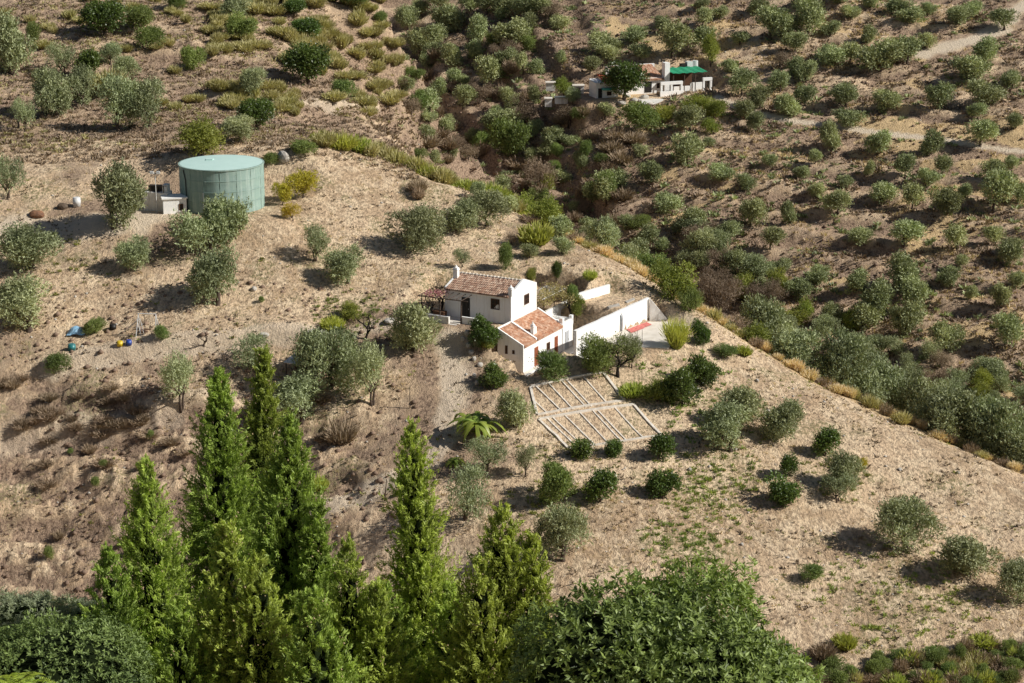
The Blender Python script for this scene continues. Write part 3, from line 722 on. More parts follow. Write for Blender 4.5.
# ---- far hillside
far = """408,32,24,22 445,36,34,28 420,60,30,24 437,50,24,20 428,72,16,18 453,70,24,20 478,52,20,28 476,62,20,16 487,18,30,20 505,20,26,20 524,20,28,22
540,18,24,18 527,34,22,18 512,54,32,26 507,68,20,18 487,94,28,28 463,112,22,20 430,121,28,24 508,112,18,22 491,132,20,16 512,136,32,20 537,74,20,14 562,65,11,11 590,78,18,14
425,141,18,16 447,141,18,15 473,146,12,14 550,148,13,16 568,146,16,10 435,164,14,12 500,201,22,22 534,208,14,14 592,206,18,18 575,216,12,12
637,45,24,16 605,54,30,20 607,63,22,15 665,34,20,13 672,64,34,30 640,62,20,14 703,30,20,16 706,54,26,22 740,47,18,13 770,42,34,28 790,38,24,24 795,54,24,18 732,73,16,11
742,96,26,22 760,110,20,22 780,94,20,18 797,78,20,18 790,124,28,22 744,120,18,20 756,134,16,18 690,134,26,22 605,121,16,12 808,37,32,32 830,38,20,13 850,20,18,12 897,15,26,15 910,24,24,15
927,17,14,12 957,27,26,16 973,21,18,16 832,67,30,20 850,64,22,18 867,45,18,15 880,77,44,30 907,66,32,24 925,55,18,17 806,84,20,20 985,64,28,22 967,82,34,24 938,110,24,26 985,107,36,24
845,110,30,20 885,114,28,20 848,134,24,20 805,110,20,18 978,122,18,13 1004,38,28,20 832,153,22,26 877,157,22,24 928,156,24,22 980,154,32,26 868,177,11,13 905,180,19,21 942,176,18,18 928,188,20,16
880,208,30,20 912,210,24,24 947,217,28,26 995,182,24,20 993,218,38,36 838,218,24,20 858,250,26,16 903,252,36,22 957,252,26,22 995,246,22,16 1012,258,24,14
687,167,30,30 708,148,13,9 652,184,22,22 612,194,28,24 606,208,22,24 668,214,28,20 694,237,32,22 722,184,24,16 745,192,18,18 750,234,28,28 790,224,16,20 730,244,22,18 770,252,24,20 645,247,24,18 662,253,18,12
857,293,26,20 903,294,38,36 912,312,30,32 875,322,38,38 905,338,30,36 862,338,34,30 950,290,20,20 1000,308,22,24 1015,292,18,16 1008,270,28,22 946,354,32,30 1005,348,34,28 830,328,24,26
735,277,26,22 700,272,26,18 765,302,24,20 800,302,24,20 820,285,22,18 780,275,20,16 660,28,10,8 720,20,16,12 755,14,22,14 800,12,24,16 838,8,22,14 870,10,18,12 1012,90,20,16 1015,130,18,14 1018,205,20,18 700,10,16,9
625,232,16,14 590,236,18,16 815,200,16,14 800,180,16,13 770,170,14,12 815,165,14,12 845,190,14,12 1012,170,14,12 965,200,16,12 970,300,14,12 960,270,14,12 640,160,14,12 580,170,14,14 560,30,20,14 470,12,22,16 440,12,24,18 420,18,18,14 455,90,16,14 440,100,18,16""".split()
far = [tuple(map(float, s.split(','))) for s in far]
cells = {}
for (u, v, w, h) in far:
    sink = .05
    pt_ = at(u, v)
    if seg_dist(pt_[0], pt_[1]+.1*w, TRACKS[0][0]) < 2.2 or seg_dist(pt_[0], pt_[1], TRACKS[1][0]) < 4: v -= 6; h *= .85
    o = place('olivefar', u, v, w*1.0+1, h*.94+1, 'x', group='olive trees dotted over the far hillside')
    cb = 0 if u < 470 else 1 if u < 570 else 2 if u < 720 else 3 if u < 790 else 4 if u < 850 else 5 if u < 900 else 6 if u < 955 else 7
    track = 98 if u < 720 else 98+(u-720)*.18
    rb = 0 if v < 40 else 1 if v < 75 else 2 if v < track else 3 if v < 170 else 4 if v < 225 else 5 if v < 275 else 6
    cells.setdefault((rb, cb), []).append((u, v, w, o))
CB = ['beside the shaded ravine', 'left of the far farmhouse', 'in line with the far farmhouse', 'just right of the far farmhouse', 'right of centre', 'between centre and right edge', 'not far from right edge', 'close to the right edge']
RB = ['at the very top', 'high up', 'above the dirt track', 'below the dirt track', 'midway down', 'lower down', 'at the bottom']
ORD = ['leftmost', 'second from left', 'third from left', 'fourth from left', 'fifth from left', 'sixth from left', 'seventh from left', 'eighth from left']
for (rb, cb), L in cells.items():
    L.sort(key=lambda t: t[0])
    for i, (u, v, w, o) in enumerate(L):
        sz = 'broad' if w > 28 else 'small' if w < 17 else 'grey-green'
        row = RB[rb] if not (rb in (2, 3) and cb < 3) else ('level with the far farmhouse' if rb == 2 else 'below the far farmhouse')
        if rb in (2, 3) and cb == 2: pl = 'near the far farmhouse'
        else: pl = CB[cb]
        if row.endswith('far farmhouse') and pl.endswith('far farmhouse'):
            row = 'just uphill' if rb == 2 else 'just downhill'
        o['label'] = ('%s olive %s, %s%s' % (sz, row, pl, (', '+ORD[i]+' there') if len(L) > 1 else '')).strip()

spec = [
 ('green',510,163,38,42,'tall bright green tree standing in the shaded ravine'),
 ('yg',565,96,16,16,'bright yellow-green tree left of the far farmhouse'),
 ('olive',573,104,16,14,'low olive beside the yellow-green tree at the far farmhouse'),
 ('bare',551,24,26,18,'bare brown tree at the edge of the ploughed field at top'),
 ('bare',480,105,22,18,'leafless grey bush in the ravine left of the tall green tree'),
 ('bare',540,190,32,30,'bare grey thicket tree in the middle of the ravine'),
 ('bare',520,130,30,26,'brown leafless tree below the far farmhouse shacks'),
 ('yg',547,190,16,16,'yellow-green sapling inside the bare grey thicket'),
 ('bare',570,130,26,20,'bare purple-brown bush below the far farmhouse left end'),
 ('green',532,210,16,18,'green bush above the yellow-green ravine brush'),
 ('yg',548,228,34,30,'yellow-green tree in the ravine behind the ridge'),
 ('olivefar',560,240,26,22,'grey olive at the ravine edge behind the ridge'),
 ('round',640,135,34,24,'dome-shaped brownish olive bush below the far farmhouse'),
 ('yg',692,115,30,15,'yellow-green bush at the foot of the far farmhouse porch'),
 ('yg',664,124,20,15,'yellow-green bush below the far farmhouse white terrace'),
 ('yg',712,66,18,26,'slender yellow-green tree right behind the green sheet roof'),
 ('yg',716,120,24,18,'yellow-green bush where the dirt track leaves the far farmhouse'),
 ('yg',712,134,18,14,'light bush under the start of the dirt track'),
 ('carob',624,103,36,33,'dark round tree hiding the front of the far farmhouse'),
 ('green',605,200,26,26,'bright green leafy tree on the ravine bank'),
 ('bare',780,70,20,16,'bare brown bush beside the straw patch'),
 ('yg',672,301,44,36,'yellow-green tree just beyond the ridge above the courtyard'),
 ('green',690,312,22,24,'dark green tree beside the yellow-green one beyond the ridge'),
 ('bare',716,320,40,44,'bare grey tree with forked trunk beyond the ridge'),
 ('olivefar',640,272,36,26,'olive beyond the ridge above the upper white wall'),
]
for k in spec: place(*k)
# trees rooted behind the crest, tops showing above it: (u, dist, v_top, width px)
crestpts = [(320,150,247),(400,168,250),(480,195,246),(560,235,237),(640,275,226),(700,315,217),(760,352,211),(850,400,203),(940,440,196),(1024,475,189),(1150,525,181)]
def crest(u):
    for a, b in zip(crestpts[:-1], crestpts[1:]):
        if a[0] <= u <= b[0]:
            t = (u-a[0])/(b[0]-a[0]); return a[1]+(b[1]-a[1])*t, a[2]+(b[2]-a[2])*t
    return crestpts[-1][1:]
belt = [('olivefar',757,18,300,38),('olivefar',790,24,306,42),('olivefar',800,8,342,42),('olivefar',838,10,345,46),('olivefar',866,9,360,54),('olivefar',895,14,352,50),('olivefar',832,26,322,44),
        ('olivefar',930,20,372,44),('olivefar',938,5,392,52),('olivefar',968,8,386,54),('olivefar',1000,9,392,52),('olivefar',985,22,362,46),('olivefar',1022,6,425,46),('olivefar',920,12,380,42),
        ('bare',735,8,316,30),('olivefar',778,14,330,36),('yg',756,5,330,26),('olivefar',868,22,332,46),('olivefar',722,20,296,30),
        ('green',652,12,258,30),('olivefar',600,12,228,26),('olivefar',580,20,214,28),('yg',528,10,196,34),('olivefar',620,22,235,28)]
ordn = ['first','second','third','fourth','fifth','sixth','seventh','eighth','ninth','tenth','eleventh','twelfth','thirteenth','fourteenth','fifteenth','sixteenth','seventeenth','eighteenth','nineteenth','twentieth','twenty-first','twenty-second','twenty-third','twenty-fourth','twenty-fifth','twenty-sixth','twenty-seventh']
belt.sort(key=lambda t: t[1])
for i, (k, u, dd, vt, w) in enumerate(belt):
    cv, cd = crest(u)
    nm = {'olivefar': 'grey-green olive', 'olive': 'grey-green olive', 'bare': 'bare grey tree', 'yg': 'yellow-green tree', 'green': 'green leafy tree'}[k]
    k = {'olivefar': 'olive'}.get(k, k)
    place(k, u, cv, w, 40, '%s in the belt behind the ridge, %s along it from the left' % (nm, ordn[i]), d=cd+dd*random.uniform(.7, 1.35)+1, vt=vt+random.uniform(-12, 6), group='trees in the belt behind the ridge')

# shrubs along the crest and on the brushy hill
n = 0
for i in range(64):
    u = 318+ (540-318)*random.random(); cv, cd = crest(u)
    d = cd+random.uniform(1.5, 13); q = ray(u, cv, d); z = height(q[0], q[1])
    place('broom' if random.random() < .8 else 'ygbush', u, cv, random.uniform(14, 24), random.uniform(12, 17), 'yellow-green broom shrub in the band of brush along the crest', wpt=np.array([q[0], q[1], z]), group='broom shrubs along the crest')
for i in range(80):
    u = 545+(1060-545)*(i+random.random())/80; cv, cd = crest(u)
    d = cd+random.uniform(.5, 5); q = ray(u, cv, d); z = height(q[0], q[1])
    kd = random.choice(['strawtuft', 'strawtuft', 'brownbush', 'broom'])
    place(kd, u, cv, random.uniform(9, 16), random.uniform(8, 14),
          {'strawtuft': 'straw-coloured grass shrub on the rim of the right-hand slope', 'brownbush': 'dry brown bush on the rim of the right-hand slope', 'broom': 'yellowish broom shrub on the rim of the right-hand slope'}[kd],
          wpt=np.array([q[0], q[1], z]), group={'strawtuft': 'straw shrubs on the rim', 'brownbush': 'dry bushes on the rim', 'broom': 'broom shrubs on the rim'}[kd])
cnt = 0
while cnt < 170:
    u = random.uniform(205, 402); v = random.uniform(-4, 118)
    if fbm(np.array([u/38.]), np.array([v/20.]), 2, 88)[0] < .36: continue
    place('broom', u, v, random.uniform(8, 19), random.uniform(7, 13), 'yellowish broom shrub scattered over the brushy hill left of the ravine', group='broom shrubs on the brushy hill'); cnt += 1
for i in range(38):
    u = random.uniform(0, 200); v = random.uniform(0, 140)
    if v > 60+(200-u)*.1 and u < 140: continue
    place('broom', u, v, random.uniform(7, 15), random.uniform(6, 10), 'small yellow broom shrub among the trees of the upper left hill', group='broom shrubs on the upper left hill')
for i in range(110):
    u = random.uniform(805, 1030); v = 676-(u-805)*.17+random.random()*45

    kd = random.choice(['brownbush', 'round', 'broom', 'round', 'brownbush', 'ygbush', 'round'])
    place(kd, u, min(v, 712), random.uniform(10, 24), random.uniform(8, 17),
          {'brownbush': 'brown scrub bush along the bottom right bank', 'ygbush': 'yellow-green scrub bush along the bottom right bank', 'broom': 'yellowish broom bush along the bottom right bank', 'round': 'dark green scrub bush along the bottom right bank'}[kd],
          group={'brownbush': 'brown scrub on the bottom right bank', 'ygbush': 'green scrub on the bottom right bank', 'broom': 'broom on the bottom right bank', 'round': 'dark green scrub on the bottom right bank'}[kd])
for i in range(60):
    u = random.uniform(415, 640); v = random.uniform(60, 235)
    if v < 100 and u > 520: continue
    place('brownbush', u, v, random.uniform(10, 22), random.uniform(8, 15), 'dry brown bush in the shaded ravine', group='dry bushes in the ravine')

for i in range(46):
    u = random.gauss(90, 35) if i < 22 else random.uniform(0, 330); v = random.gauss(425, 14) if i < 22 else random.uniform(380, 570)
    place('brownbush', u, v, random.uniform(9, 20), random.uniform(6, 11), 'low dead grey-brown bush on the eroded left-hand bank', group='dead bushes on the left bank')
rvn = []
while len(rvn) < 62:
    u = random.uniform(405, 665); v = random.uniform(20, 262)
    lo = 405+max(0, (v-150))*1.1; hi = 500+v*.72
    if not (lo < u < hi) or any(abs(u-a)+1.6*abs(v-b) < 13 for a, b in rvn): continue
    if 540 < u and v < 120: continue
    rvn.append((u, v)); kd = random.choice(['olivefar', 'olivefar', 'green', 'bare', 'olivefar', 'round'])
    nm = {'olivefar': 'grey-green scrub tree crowded into the shaded ravine', 'green': 'green leafy scrub tree crowded into the shaded ravine', 'bare': 'leafless scrub tree crowded into the shaded ravine', 'round': 'rounded green bush crowded into the shaded ravine'}[kd]
    place(kd, u, v, random.uniform(12, 22), random.uniform(10, 19), nm, group={'olivefar': 'grey-green scrub trees in the ravine', 'green': 'green scrub trees in the ravine', 'bare': 'leafless scrub trees in the ravine', 'round': 'rounded bushes in the ravine'}[kd])
sl = []
while len(sl) < 46:
    u = random.uniform(690, 1030); cv, cd = crest(u); v = cv-random.uniform(18, 75)
    if any(abs(u-a)+1.3*abs(v-b) < 17 for a, b in sl): continue
    sl.append((u, v)); kd = random.choice(['olivefar', 'olivefar', 'olivefar', 'bare', 'yg'])
    place({'olivefar': random.choice(['olive', 'olivewide', 'wispy'])}.get(kd, kd), u, v, random.uniform(20, 38), random.uniform(17, 30), {'olivefar': 'grey-green olive on the lower slope facing the ridge', 'bare': 'bare grey tree on the lower slope facing the ridge', 'yg': 'yellow-green tree on the lower slope facing the ridge'}[kd], group={'olivefar': 'olives on the lower slope facing the ridge', 'bare': 'bare trees on the lower slope facing the ridge', 'yg': 'yellow-green trees on the lower slope facing the ridge'}[kd])
# stuff: tufts over the ground
def scatter(name, label, cat, mat, n, regions, size, nblade=7, wd=.5, seed=1, spread=.8, filt=None, L=1.0):
    rs = np.random.RandomState(seed); P = []
    tot = sum(r[4] for r in regions)
    for (u0, u1, y0, y1, wgt) in regions:
        m = int(n*wgt/tot); yy = y0+(y1-y0)*rs.rand(m); uu = u0+(u1-u0)*rs.rand(m)
        P.append(np.stack([(uu-512)/F/CP*yy, yy], -1))
    P = np.concatenate(P)
    if filt is not None: P = P[filt(P[:, 0], P[:, 1], rs)]
    z = hfull(P[:, 0], P[:, 1]); m = len(P)
    s = size[0]+(size[1]-size[0])*rs.rand(m)**2
    th = rs.rand(m, nblade)*6.283; r = np.sqrt(rs.rand(m, nblade))
    d = unit(np.stack([np.cos(th)*spread*r, np.sin(th)*spread*r, .6+.4*rs.rand(m, nblade)], -1))
    base = np.stack([P[:, 0], P[:, 1], z-.02], -1)[:, None, :]+np.stack([np.cos(th)*r*.4, np.sin(th)*r*.4, 0*r], -1)*s[:, None, None]
    LL = (s[:, None]*L*(.6+.5*rs.rand(m, nblade)))
    c = base+d*LL[..., None]*.5
    tone = np.clip(rs.rand(m, 1)*.7+rs.rand(m, nblade)*.35, 0, 1)
    Vv, Fq, t = leafquads(rs, c.reshape(-1, 3), d.reshape(-1, 3), LL.ravel(), (wd*s[:, None]*np.ones((m, nblade))).ravel(), tone.ravel())
    o = link(name, npmesh(name, Vv, Fq, mat, t)); tag(o, label, cat, kind='stuff'); return o
def nf_pad(x, y, rs):
    h, damp = hsmooth(x, y)
    for P_, w_ in TRACKS: damp = damp*(seg_dist(x, y, P_) > w_*.8)
    bd = np.hypot(x-BEDC[0], y-BEDC[1]); return (damp > .6) & (bd > 8)
def fl_patch(lo, sc, seed):
    def f(x, y, rs): return nf_pad(x, y, rs) & (fbm(x/sc, y/sc, 3, seed) > lo+.12*rs.rand(len(x)))
    return f
scatter('dry_grass', 'short dry straw grass over the near slopes', 'grass', M['straw'], 16000, [(-30, 1050, 150, 250, 1)], (.10, .38), 6, .3, 1, .9, fl_patch(.44, 6, 201))
scatter('soil_clods', 'small brown dead weeds dotting the near slopes', 'weeds', M['brown'], 13000, [(-30, 1050, 150, 250, 1)], (.10, .45), 6, .4, 2, 1.1, fl_patch(.42, 4, 202))
scatter('green_weeds', 'small yellow-green weeds dotting the near slopes', 'weeds', M['weed'], 5200, [(-30, 1050, 150, 240, 1)], (.12, .42), 9, .35, 3, .9, fl_patch(.56, 4, 203))
def stones(name, label, n, u0, u1, y0, y1, size, seed, filt, mat):
    rs = np.random.RandomState(seed); yy = y0+(y1-y0)*rs.rand(n); uu = u0+(u1-u0)*rs.rand(n); P = np.stack([(uu-512)/F/CP*yy, yy], -1); P = P[filt(P[:, 0], P[:, 1], rs)]
    m = len(P); z = hfull(P[:, 0], P[:, 1]); oc = np.array([(1,0,0),(.5,.8,.1),(-.5,.85,0),(-1,0,.1),(-.5,-.8,0),(.5,-.9,.1),(.1,.1,.75),(0,0,-.6)]); k = len(oc)
    of = np.array([(i, (i+1) % 6, 6) for i in range(6)]+[((i+1) % 6, i, 7) for i in range(6)])
    sz = (size[0]+(size[1]-size[0])*rs.rand(m)**3)[:, None, None]*.5; j = .7+.6*rs.rand(m, k, 1); th = rs.rand(m)*6.28; c_, s_ = np.cos(th), np.sin(th)
    V_ = oc[None]*j*sz; V_ = np.stack([V_[..., 0]*c_[:, None]-V_[..., 1]*s_[:, None], V_[..., 0]*s_[:, None]+V_[..., 1]*c_[:, None], V_[..., 2]], -1)+np.stack([P[:, 0], P[:, 1], z], -1)[:, None]
    o = link(name, npmesh(name, V_.reshape(-1, 3), (of[None]+(np.arange(m)*k)[:, None, None]).reshape(-1, 3), M[mat])); tag(o, label, 'stones', kind='stuff')
M['clod'] = simple('earth_clods', (.30, .21, .15), (.16, .11, .08), 1.5, .95, .1, .8, .05)
stones('loose_stones', 'loose brown clods and stones over the eroded bank and slopes', 4500, -30, 420, 150, 215, (.10, .9), 31, lambda x, y, rs: nf_pad(x, y, rs) & (fbm(x/5, y/5, 2, 5) > .42), 'clod')
stones('pale_stones', 'scattered pale stones over both hillsides', 3500, -30, 1050, 150, 420, (.08, .5), 32, lambda x, y, rs: nf_pad(x, y, rs), 'rock')
stones('hill_stones', 'brown stones and broken earth on the far terraces', 9000, 380, 1050, 255, 430, (.2, 1.1), 33, lambda x, y, rs: nf_pad(x, y, rs) & (fbm(x/8, y/5, 2, 5) > .42), 'clod')
for wi, (u_, v_, r_, n_) in enumerate([(700,395,7,260),(640,400,5,260),(560,500,4,120),(680,545,4,260),(720,500,6,200),(900,600,9,420),(835,475,4,120),(720,470,5,160),(350,318,5,260),(65,265,8,120),(540,470,8,140),(690,490,5,160)]):
    q_ = at(u_, v_)
    scatter('weed_patch', ['low green weeds in the kitchen garden right of the beds','light green weeds beside the lower right bed corner','weeds around the left citrus trees','strip of bright green weeds above the glossy-leaved tree','green weeds between the citrus rows and right slope','rows of little green tufts on the lower right field','yellowish weeds by the grey olive on the right slope','green weeds left of the middle citrus trees','green weeds on the bank above the house track','sparse yellow weeds between the left-hand olives','sparse weeds around the banana plants','green weeds by the lower row citrus trees'][wi], 'weeds', M['weed2' if wi in (0,1,3,4,5,7,11) else 'weed'], int(n_*1.5), [((q_[0]-r_)/q_[1]*F*CP+512, (q_[0]+r_)/q_[1]*F*CP+512, q_[1]-r_*1.3, q_[1]+r_*1.3, 1)], (.12, .5), 18, .24, 60+wi, 1.1,
            lambda x, y, rs, q_=q_, r_=r_: (np.hypot(x-q_[0], (y-q_[1])/1.3) < r_*(.6+.5*rs.rand(len(x)))) & nf_pad(x, y, rs))
def ffar(lo, sc, seed, xm=-30):
    def f(x, y, rs): return (x+.09*(y-300) > xm) & nf_pad(x, y, rs) & (fbm(x/sc, y/sc, 3, seed) > lo+.12*rs.rand(len(x)))
    return f
scatter('hillside_scrub', 'low brown scrub covering the far hillside', 'scrub', M['brown'], 26000, [(380, 1060, 255, 440, 1)], (.25, 1.0), 8, .36, 4, 1.2, ffar(.40, 9, 204))
scatter('hillside_straw', 'patches of tall straw grass over the far hillside', 'grass', M['straw'], 20000, [(560, 1060, 255, 440, 1)], (.25, .9), 7, .3, 5, .8, ffar(.52, 7, 61))
scatter('hillside_weeds', 'sparse olive-green weeds over the far hillside', 'weeds', M['olivefar'], 9000, [(400, 1060, 255, 440, 1)], (.25, 1.15), 16, .35, 6, 1., ffar(.50, 6, 206))
scatter('brush_stubble', 'dry stubble and twigs on the brushy hill at the upper left', 'scrub', M['brown'], 12000, [(-30, 420, 245, 345, 1)], (.2, .75), 8, .35, 7, 1.1, lambda x, y, rs: (x+.09*(y-300) < -12))
scatter('brush_grass', 'yellow dry grass on the brushy hill at the upper left', 'grass', M['broom'], 8000, [(-30, 420, 250, 345, 1)], (.2, .7), 8, .3, 8, 1., lambda x, y, rs: (x+.09*(y-300) < -12) & (fbm(x/6, y/6, 2, 12) > .48))

# ------------------------------------------------------------------ main farmhouse
def pz(u, v, z):
    rx = (u-512)/F; k = (341.5-v)/F; ry = CP+k*SP; rz = -SP+k*CP
    y = z/(rz/ry); return np.array([rx/ry*y, y, z])
def plane_patch(name, pts, z, th, mat, parent=None):
    mb = MB(); P = [pz(u, v, z)[:2] for u, v in pts]
    ar = sum(P[i][0]*P[(i+1) % len(P)][1]-P[(i+1) % len(P)][0]*P[i][1] for i in range(len(P)))
    if ar < 0: P = P[::-1]
    return mb.prism(P, z-th, z).build(name, mat, parent)
def tile_roof(name, mat, parent, x0, x1, p0, p1, pitch=.24, amp=.05, courses=.42, th=.10):
    """barrel tiles: rows run from eave p0=(y,z) to ridge p1=(y,z), columns along x"""
    nx = max(6, int((x1-x0)/pitch)*6); L = math.hypot(p1[0]-p0[0], p1[1]-p0[1]); ny = max(2, int(L/courses)); Vs = []; Fs = []
    rs = random.Random(int(abs(x0*7+x1*3)*10)); T = []
    dy, dz = (p1[0]-p0[0])/L, (p1[1]-p0[1])/L; nyv = (-dz, dy) if dy > 0 else (dz, -dy)
    for j in range(ny):
        for e in (0, 1):
            s = (j+e)/ny*L; lift = .035 if e == 0 else 0.0
            for i in range(nx+1):
                x = x0+(x1-x0)*i/nx; ph = (x-x0)/pitch*2*math.pi
                hgt = amp*abs(math.sin(ph/2))**.7*1.3+lift+.012*math.sin(i//6*2.3+j*1.7)
                Vs.append((x, p0[0]+dy*s+nyv[0]*hgt, p0[1]+dz*s+nyv[1]*hgt))
    w = nx+1
    for r in range(2*ny-1):
        for i in range(nx): Fs.append((r*w+i, r*w+i+1, (r+1)*w+i+1, (r+1)*w+i))
    mb = MB(); mb.add(Vs, Fs)
    # underside slab
    mb.add([(x0, p0[0], p0[1]-.01), (x1, p0[0], p0[1]-.01), (x1, p1[0], p1[1]-.01), (x0, p1[0], p1[1]-.01),
            (x0, p0[0], p0[1]-th), (x1, p0[0], p0[1]-th), (x1, p1[0], p1[1]-th), (x0, p1[0], p1[1]-th)],
           [(0,1,2,3),(7,6,5,4),(0,4,5,1),(1,5,6,2),(2,6,7,3),(3,7,4,0)])
    return mb.build(name, mat, parent)
def window(parent, face, c, z0, z1, w, off, bars=True, fm='wood', name='window'):
    """face 'front': plane y=off (outside -y), 'side': plane x=off (outside +x)"""
    def B(mb, a0, a1, d0, d1, zz0, zz1):
        if face == 'front': mb.box(a0, a1, off-d1, off-d0, zz0, zz1)
        else: mb.box(off+d0, off+d1, a0, a1, zz0, zz1)
    t = .09; f = MB(); a0, a1 = c-w/2, c+w/2
    B(f, a0, a0+t, .0, .07, z0, z1); B(f, a1-t, a1, .0, .07, z0, z1); B(f, a0+t, a1-t, .0, .07, z1-t, z1); B(f, a0+t, a1-t, .0, .07, z0, z0+t)
    if bars:
        B(f, c-.03, c+.03, .005, .06, z0+t, z1-t); B(f, a0+t, a1-t, .008, .055, (z0+z1)/2-.02, (z0+z1)/2+.02)
        for q in (.25, .75): B(f, a0+w*q-.012, a0+w*q+.012, .03, .05, z0+t, z1-t)
    fr = f.build(name, M[fm], parent)
    p = MB(); B(p, a0+t, a1-t, -.03, .004, z0+t, z1-t); p.build('pane', M['dark'], fr)
    s = MB(); B(s, a0-.08, a1+.08, -.01, .13, z0-.08, z0-.003); s.build('sill', M['white'], fr)
    return fr
def door(parent, face, c, z0, z1, w, off, mat):
    def B(mb, a0, a1, d0, d1, zz0, zz1):
        if face == 'front': mb.box(a0, a1, off-d1, off-d0, zz0, zz1)
        else: mb.box(off+d0, off+d1, a0, a1, zz0, zz1)
    f = MB(); B(f, c-w/2, c+w/2, -.02, .05, z0, z1)
    for q in range(3): B(f, c-w/2+.08+q*(w-.16)/3+.02, c-w/2+.08+(q+1)*(w-.16)/3-.02, .05, .065, z0+.15, z1-.12)
    o = f.build('door', M[mat], parent)
    h = MB(); B(h, c+w/2-.16, c+w/2-.1, .065, .12, z0+.95, z0+1.1); h.build('handle', M['metal'], o)
    return o
def chimney(parent, x, y, z0, z1, w=.5, two=False, mat='white'):
    m = MB(); m.box(x-w/2, x+w/2, y-w/2, y+w/2, z0, z1); m.box(x-w/2-.06, x+w/2+.06, y-w/2-.06, y+w/2+.06, z1-.25, z1-.15)
    m.prism([(x-w/2, y-w/2), (x+w/2, y-w/2), (x+w/2, y+w/2), (x-w/2, y+w/2)], z1+.001, z1+.02); m.cone(x, y, z1+.02, z1+.28, w*.42, w*.12, 6)
    if two: m.box(x-w/2, x+w/2, y+w/2+.1, y+w/2+.1+w, z0, z1-.35); m.cone(x, y+w+.1, z1-.35, z1-.1, w*.4, w*.1, 6)
    return m.build('chimney', M[mat], parent)
H = empty('farmhouse', tuple(C0), ROT, 'white main farmhouse with brown tiled gable roof beside the round green bush', 'house')
m = MB(); L = 7.9; D = 5.9; ze = 3.15; zr = 4.15
# gabled body
pent = [(0, -1.8), (D, -1.8), (D, ze-.1), (D/2, zr-.1), (0, ze-.1)]
m.add([(-L, y, z) for y, z in pent]+[(-.22, y, z) for y, z in pent], [(0,1,2,3,4)[::1], (9,8,7,6,5)]+[(i, 5+i, 5+(i+1) % 5, (i+1) % 5) for i in range(5)])
pent = [(-.02, -1.8), (D+.02, -1.8), (D+.02, ze+.22), (D/2, zr+.27), (-.02, ze+.22)]
m.add([(-.218, y, z) for y, z in pent]+[(.02, y, z) for y, z in pent], [(0,1,2,3,4), (9,8,7,6,5)]+[(i, 5+i, 5+(i+1) % 5, (i+1) % 5) for i in range(5)])
pent = [(-.02, -1.0), (D+.02, -1.0), (D+.02, ze+.1), (D/2, zr+.16), (-.02, ze+.1)]
m.add([(-L-.2, y, z) for y, z in pent]+[(-L-.002, y, z) for y, z in pent], [(0,1,2,3,4), (9,8,7,6,5)]+[(i, 5+i, 5+(i+1) % 5, (i+1) % 5) for i in range(5)])
o = m.build('wall', M['white'], H)
import bmesh
def fixn(o):
    bm = bmesh.new(); bm.from_mesh(o.data); bmesh.ops.recalc_face_normals(bm, faces=bm.faces); bm.to_mesh(o.data); bm.free()
fixn(o); roughen(o, .5, .02, 2)
r = tile_roof('roof', M['tile'], H, -L+.01, -.225, (-.32, ze-.06), (D/2, zr))
tile_roof('roof', M['tile'], H, -L+.01, -.225, (D+.3, ze-.05), (D/2, zr+.001))
m = MB(); m.tube([(-L, D/2, zr+.03), (-.22, D/2, zr+.03)], .11, 8)
for i in range(17): m.box(-L+.3+i*.44, -L+.42+i*.44, D/2-.15, D/2+.15, zr+.0, zr+.17)
m.build('ridge_cap', M['kerb'], H)
window(H, 'front', -1.9, 1.5, 2.65, 1.05, 0); window(H, 'side', 3.5, 1.5, 2.6, 1.1, .02)
door(H, 'front', -5.5, .1, 2.35, 1.0, 0, 'dark')
chimney(H, -.12, .2, ze+.0, 4.05, .42); chimney(H, -L+.1, 2.0, 3.4, 4.95, .5)
# porch on the left front
P = empty('porch', tuple(C0), ROT, 'dark timber porch pergola with low walls before the main farmhouse door', 'porch')
for x in (-9.9, -7.6, -5.0):
    MB().tube([(x, -2.0, -.6), (x+.05, -1.95, 2.45)], [.09, .07], 6).build('post', M['post'], P)
m = MB()
m.tube([(-10.3, -2.0, 2.45), (-4.2, -1.9, 2.5)], .07, 5)
m.tube([(-10.2, 1.5, 2.6), (-8.1, 1.4, 2.7)], .06, 5)
for i in range(8): x = -10.1+i*.75; m.tube([(x, -2.3, 2.56), (x+.1, .0 if x > -8 else 2.2, 2.72)], .045, 5)
m.build('beam', M['post'], P)
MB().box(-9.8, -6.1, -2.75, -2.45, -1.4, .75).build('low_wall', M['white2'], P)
MB().box(-5.1, -2.6, -1.95, -1.7, -1.2, .75).build('low_wall', M['white'], P)
MB().box(-9.8, -5.0, -2.449, -.02, -.4, .08).build('floor', M['concrete'], P)
m = MB()
for i in range(4): m.box(-6.0, -5.15, -2.85-.3*i, -2.55-.3*i, -1.4, .0-.2*i)
m.build('step', M['white2'], P)
MB().box(-8.9, -7.4, -1.5, -.8, .08, .82).build('bench', M['wood'], P)
def leafcloud(name, mat, n, box, L_, Wd_, seed, parent=None, lumps=.0):
    rs = np.random.RandomState(seed); p = rs.rand(n, 3)*[box[1]-box[0], box[3]-box[2], box[5]-box[4]]+[box[0], box[2], box[4]]
    if lumps:
        k = fbm(p[:, 0]*1.6+seed, p[:, 1]*1.6, 2, seed); p = p[k > lumps]
    v, f, t = leafquads(rs, p, sph(rs, len(p)), L_, Wd_, rs.rand(len(p)))
    return link(name, npmesh(name, v, f, M[mat], t), parent)
vroot = empty('bougainvillea', tuple(C0), ROT, 'pink bougainvillea climbing over the left end of the porch', 'climbing plant')
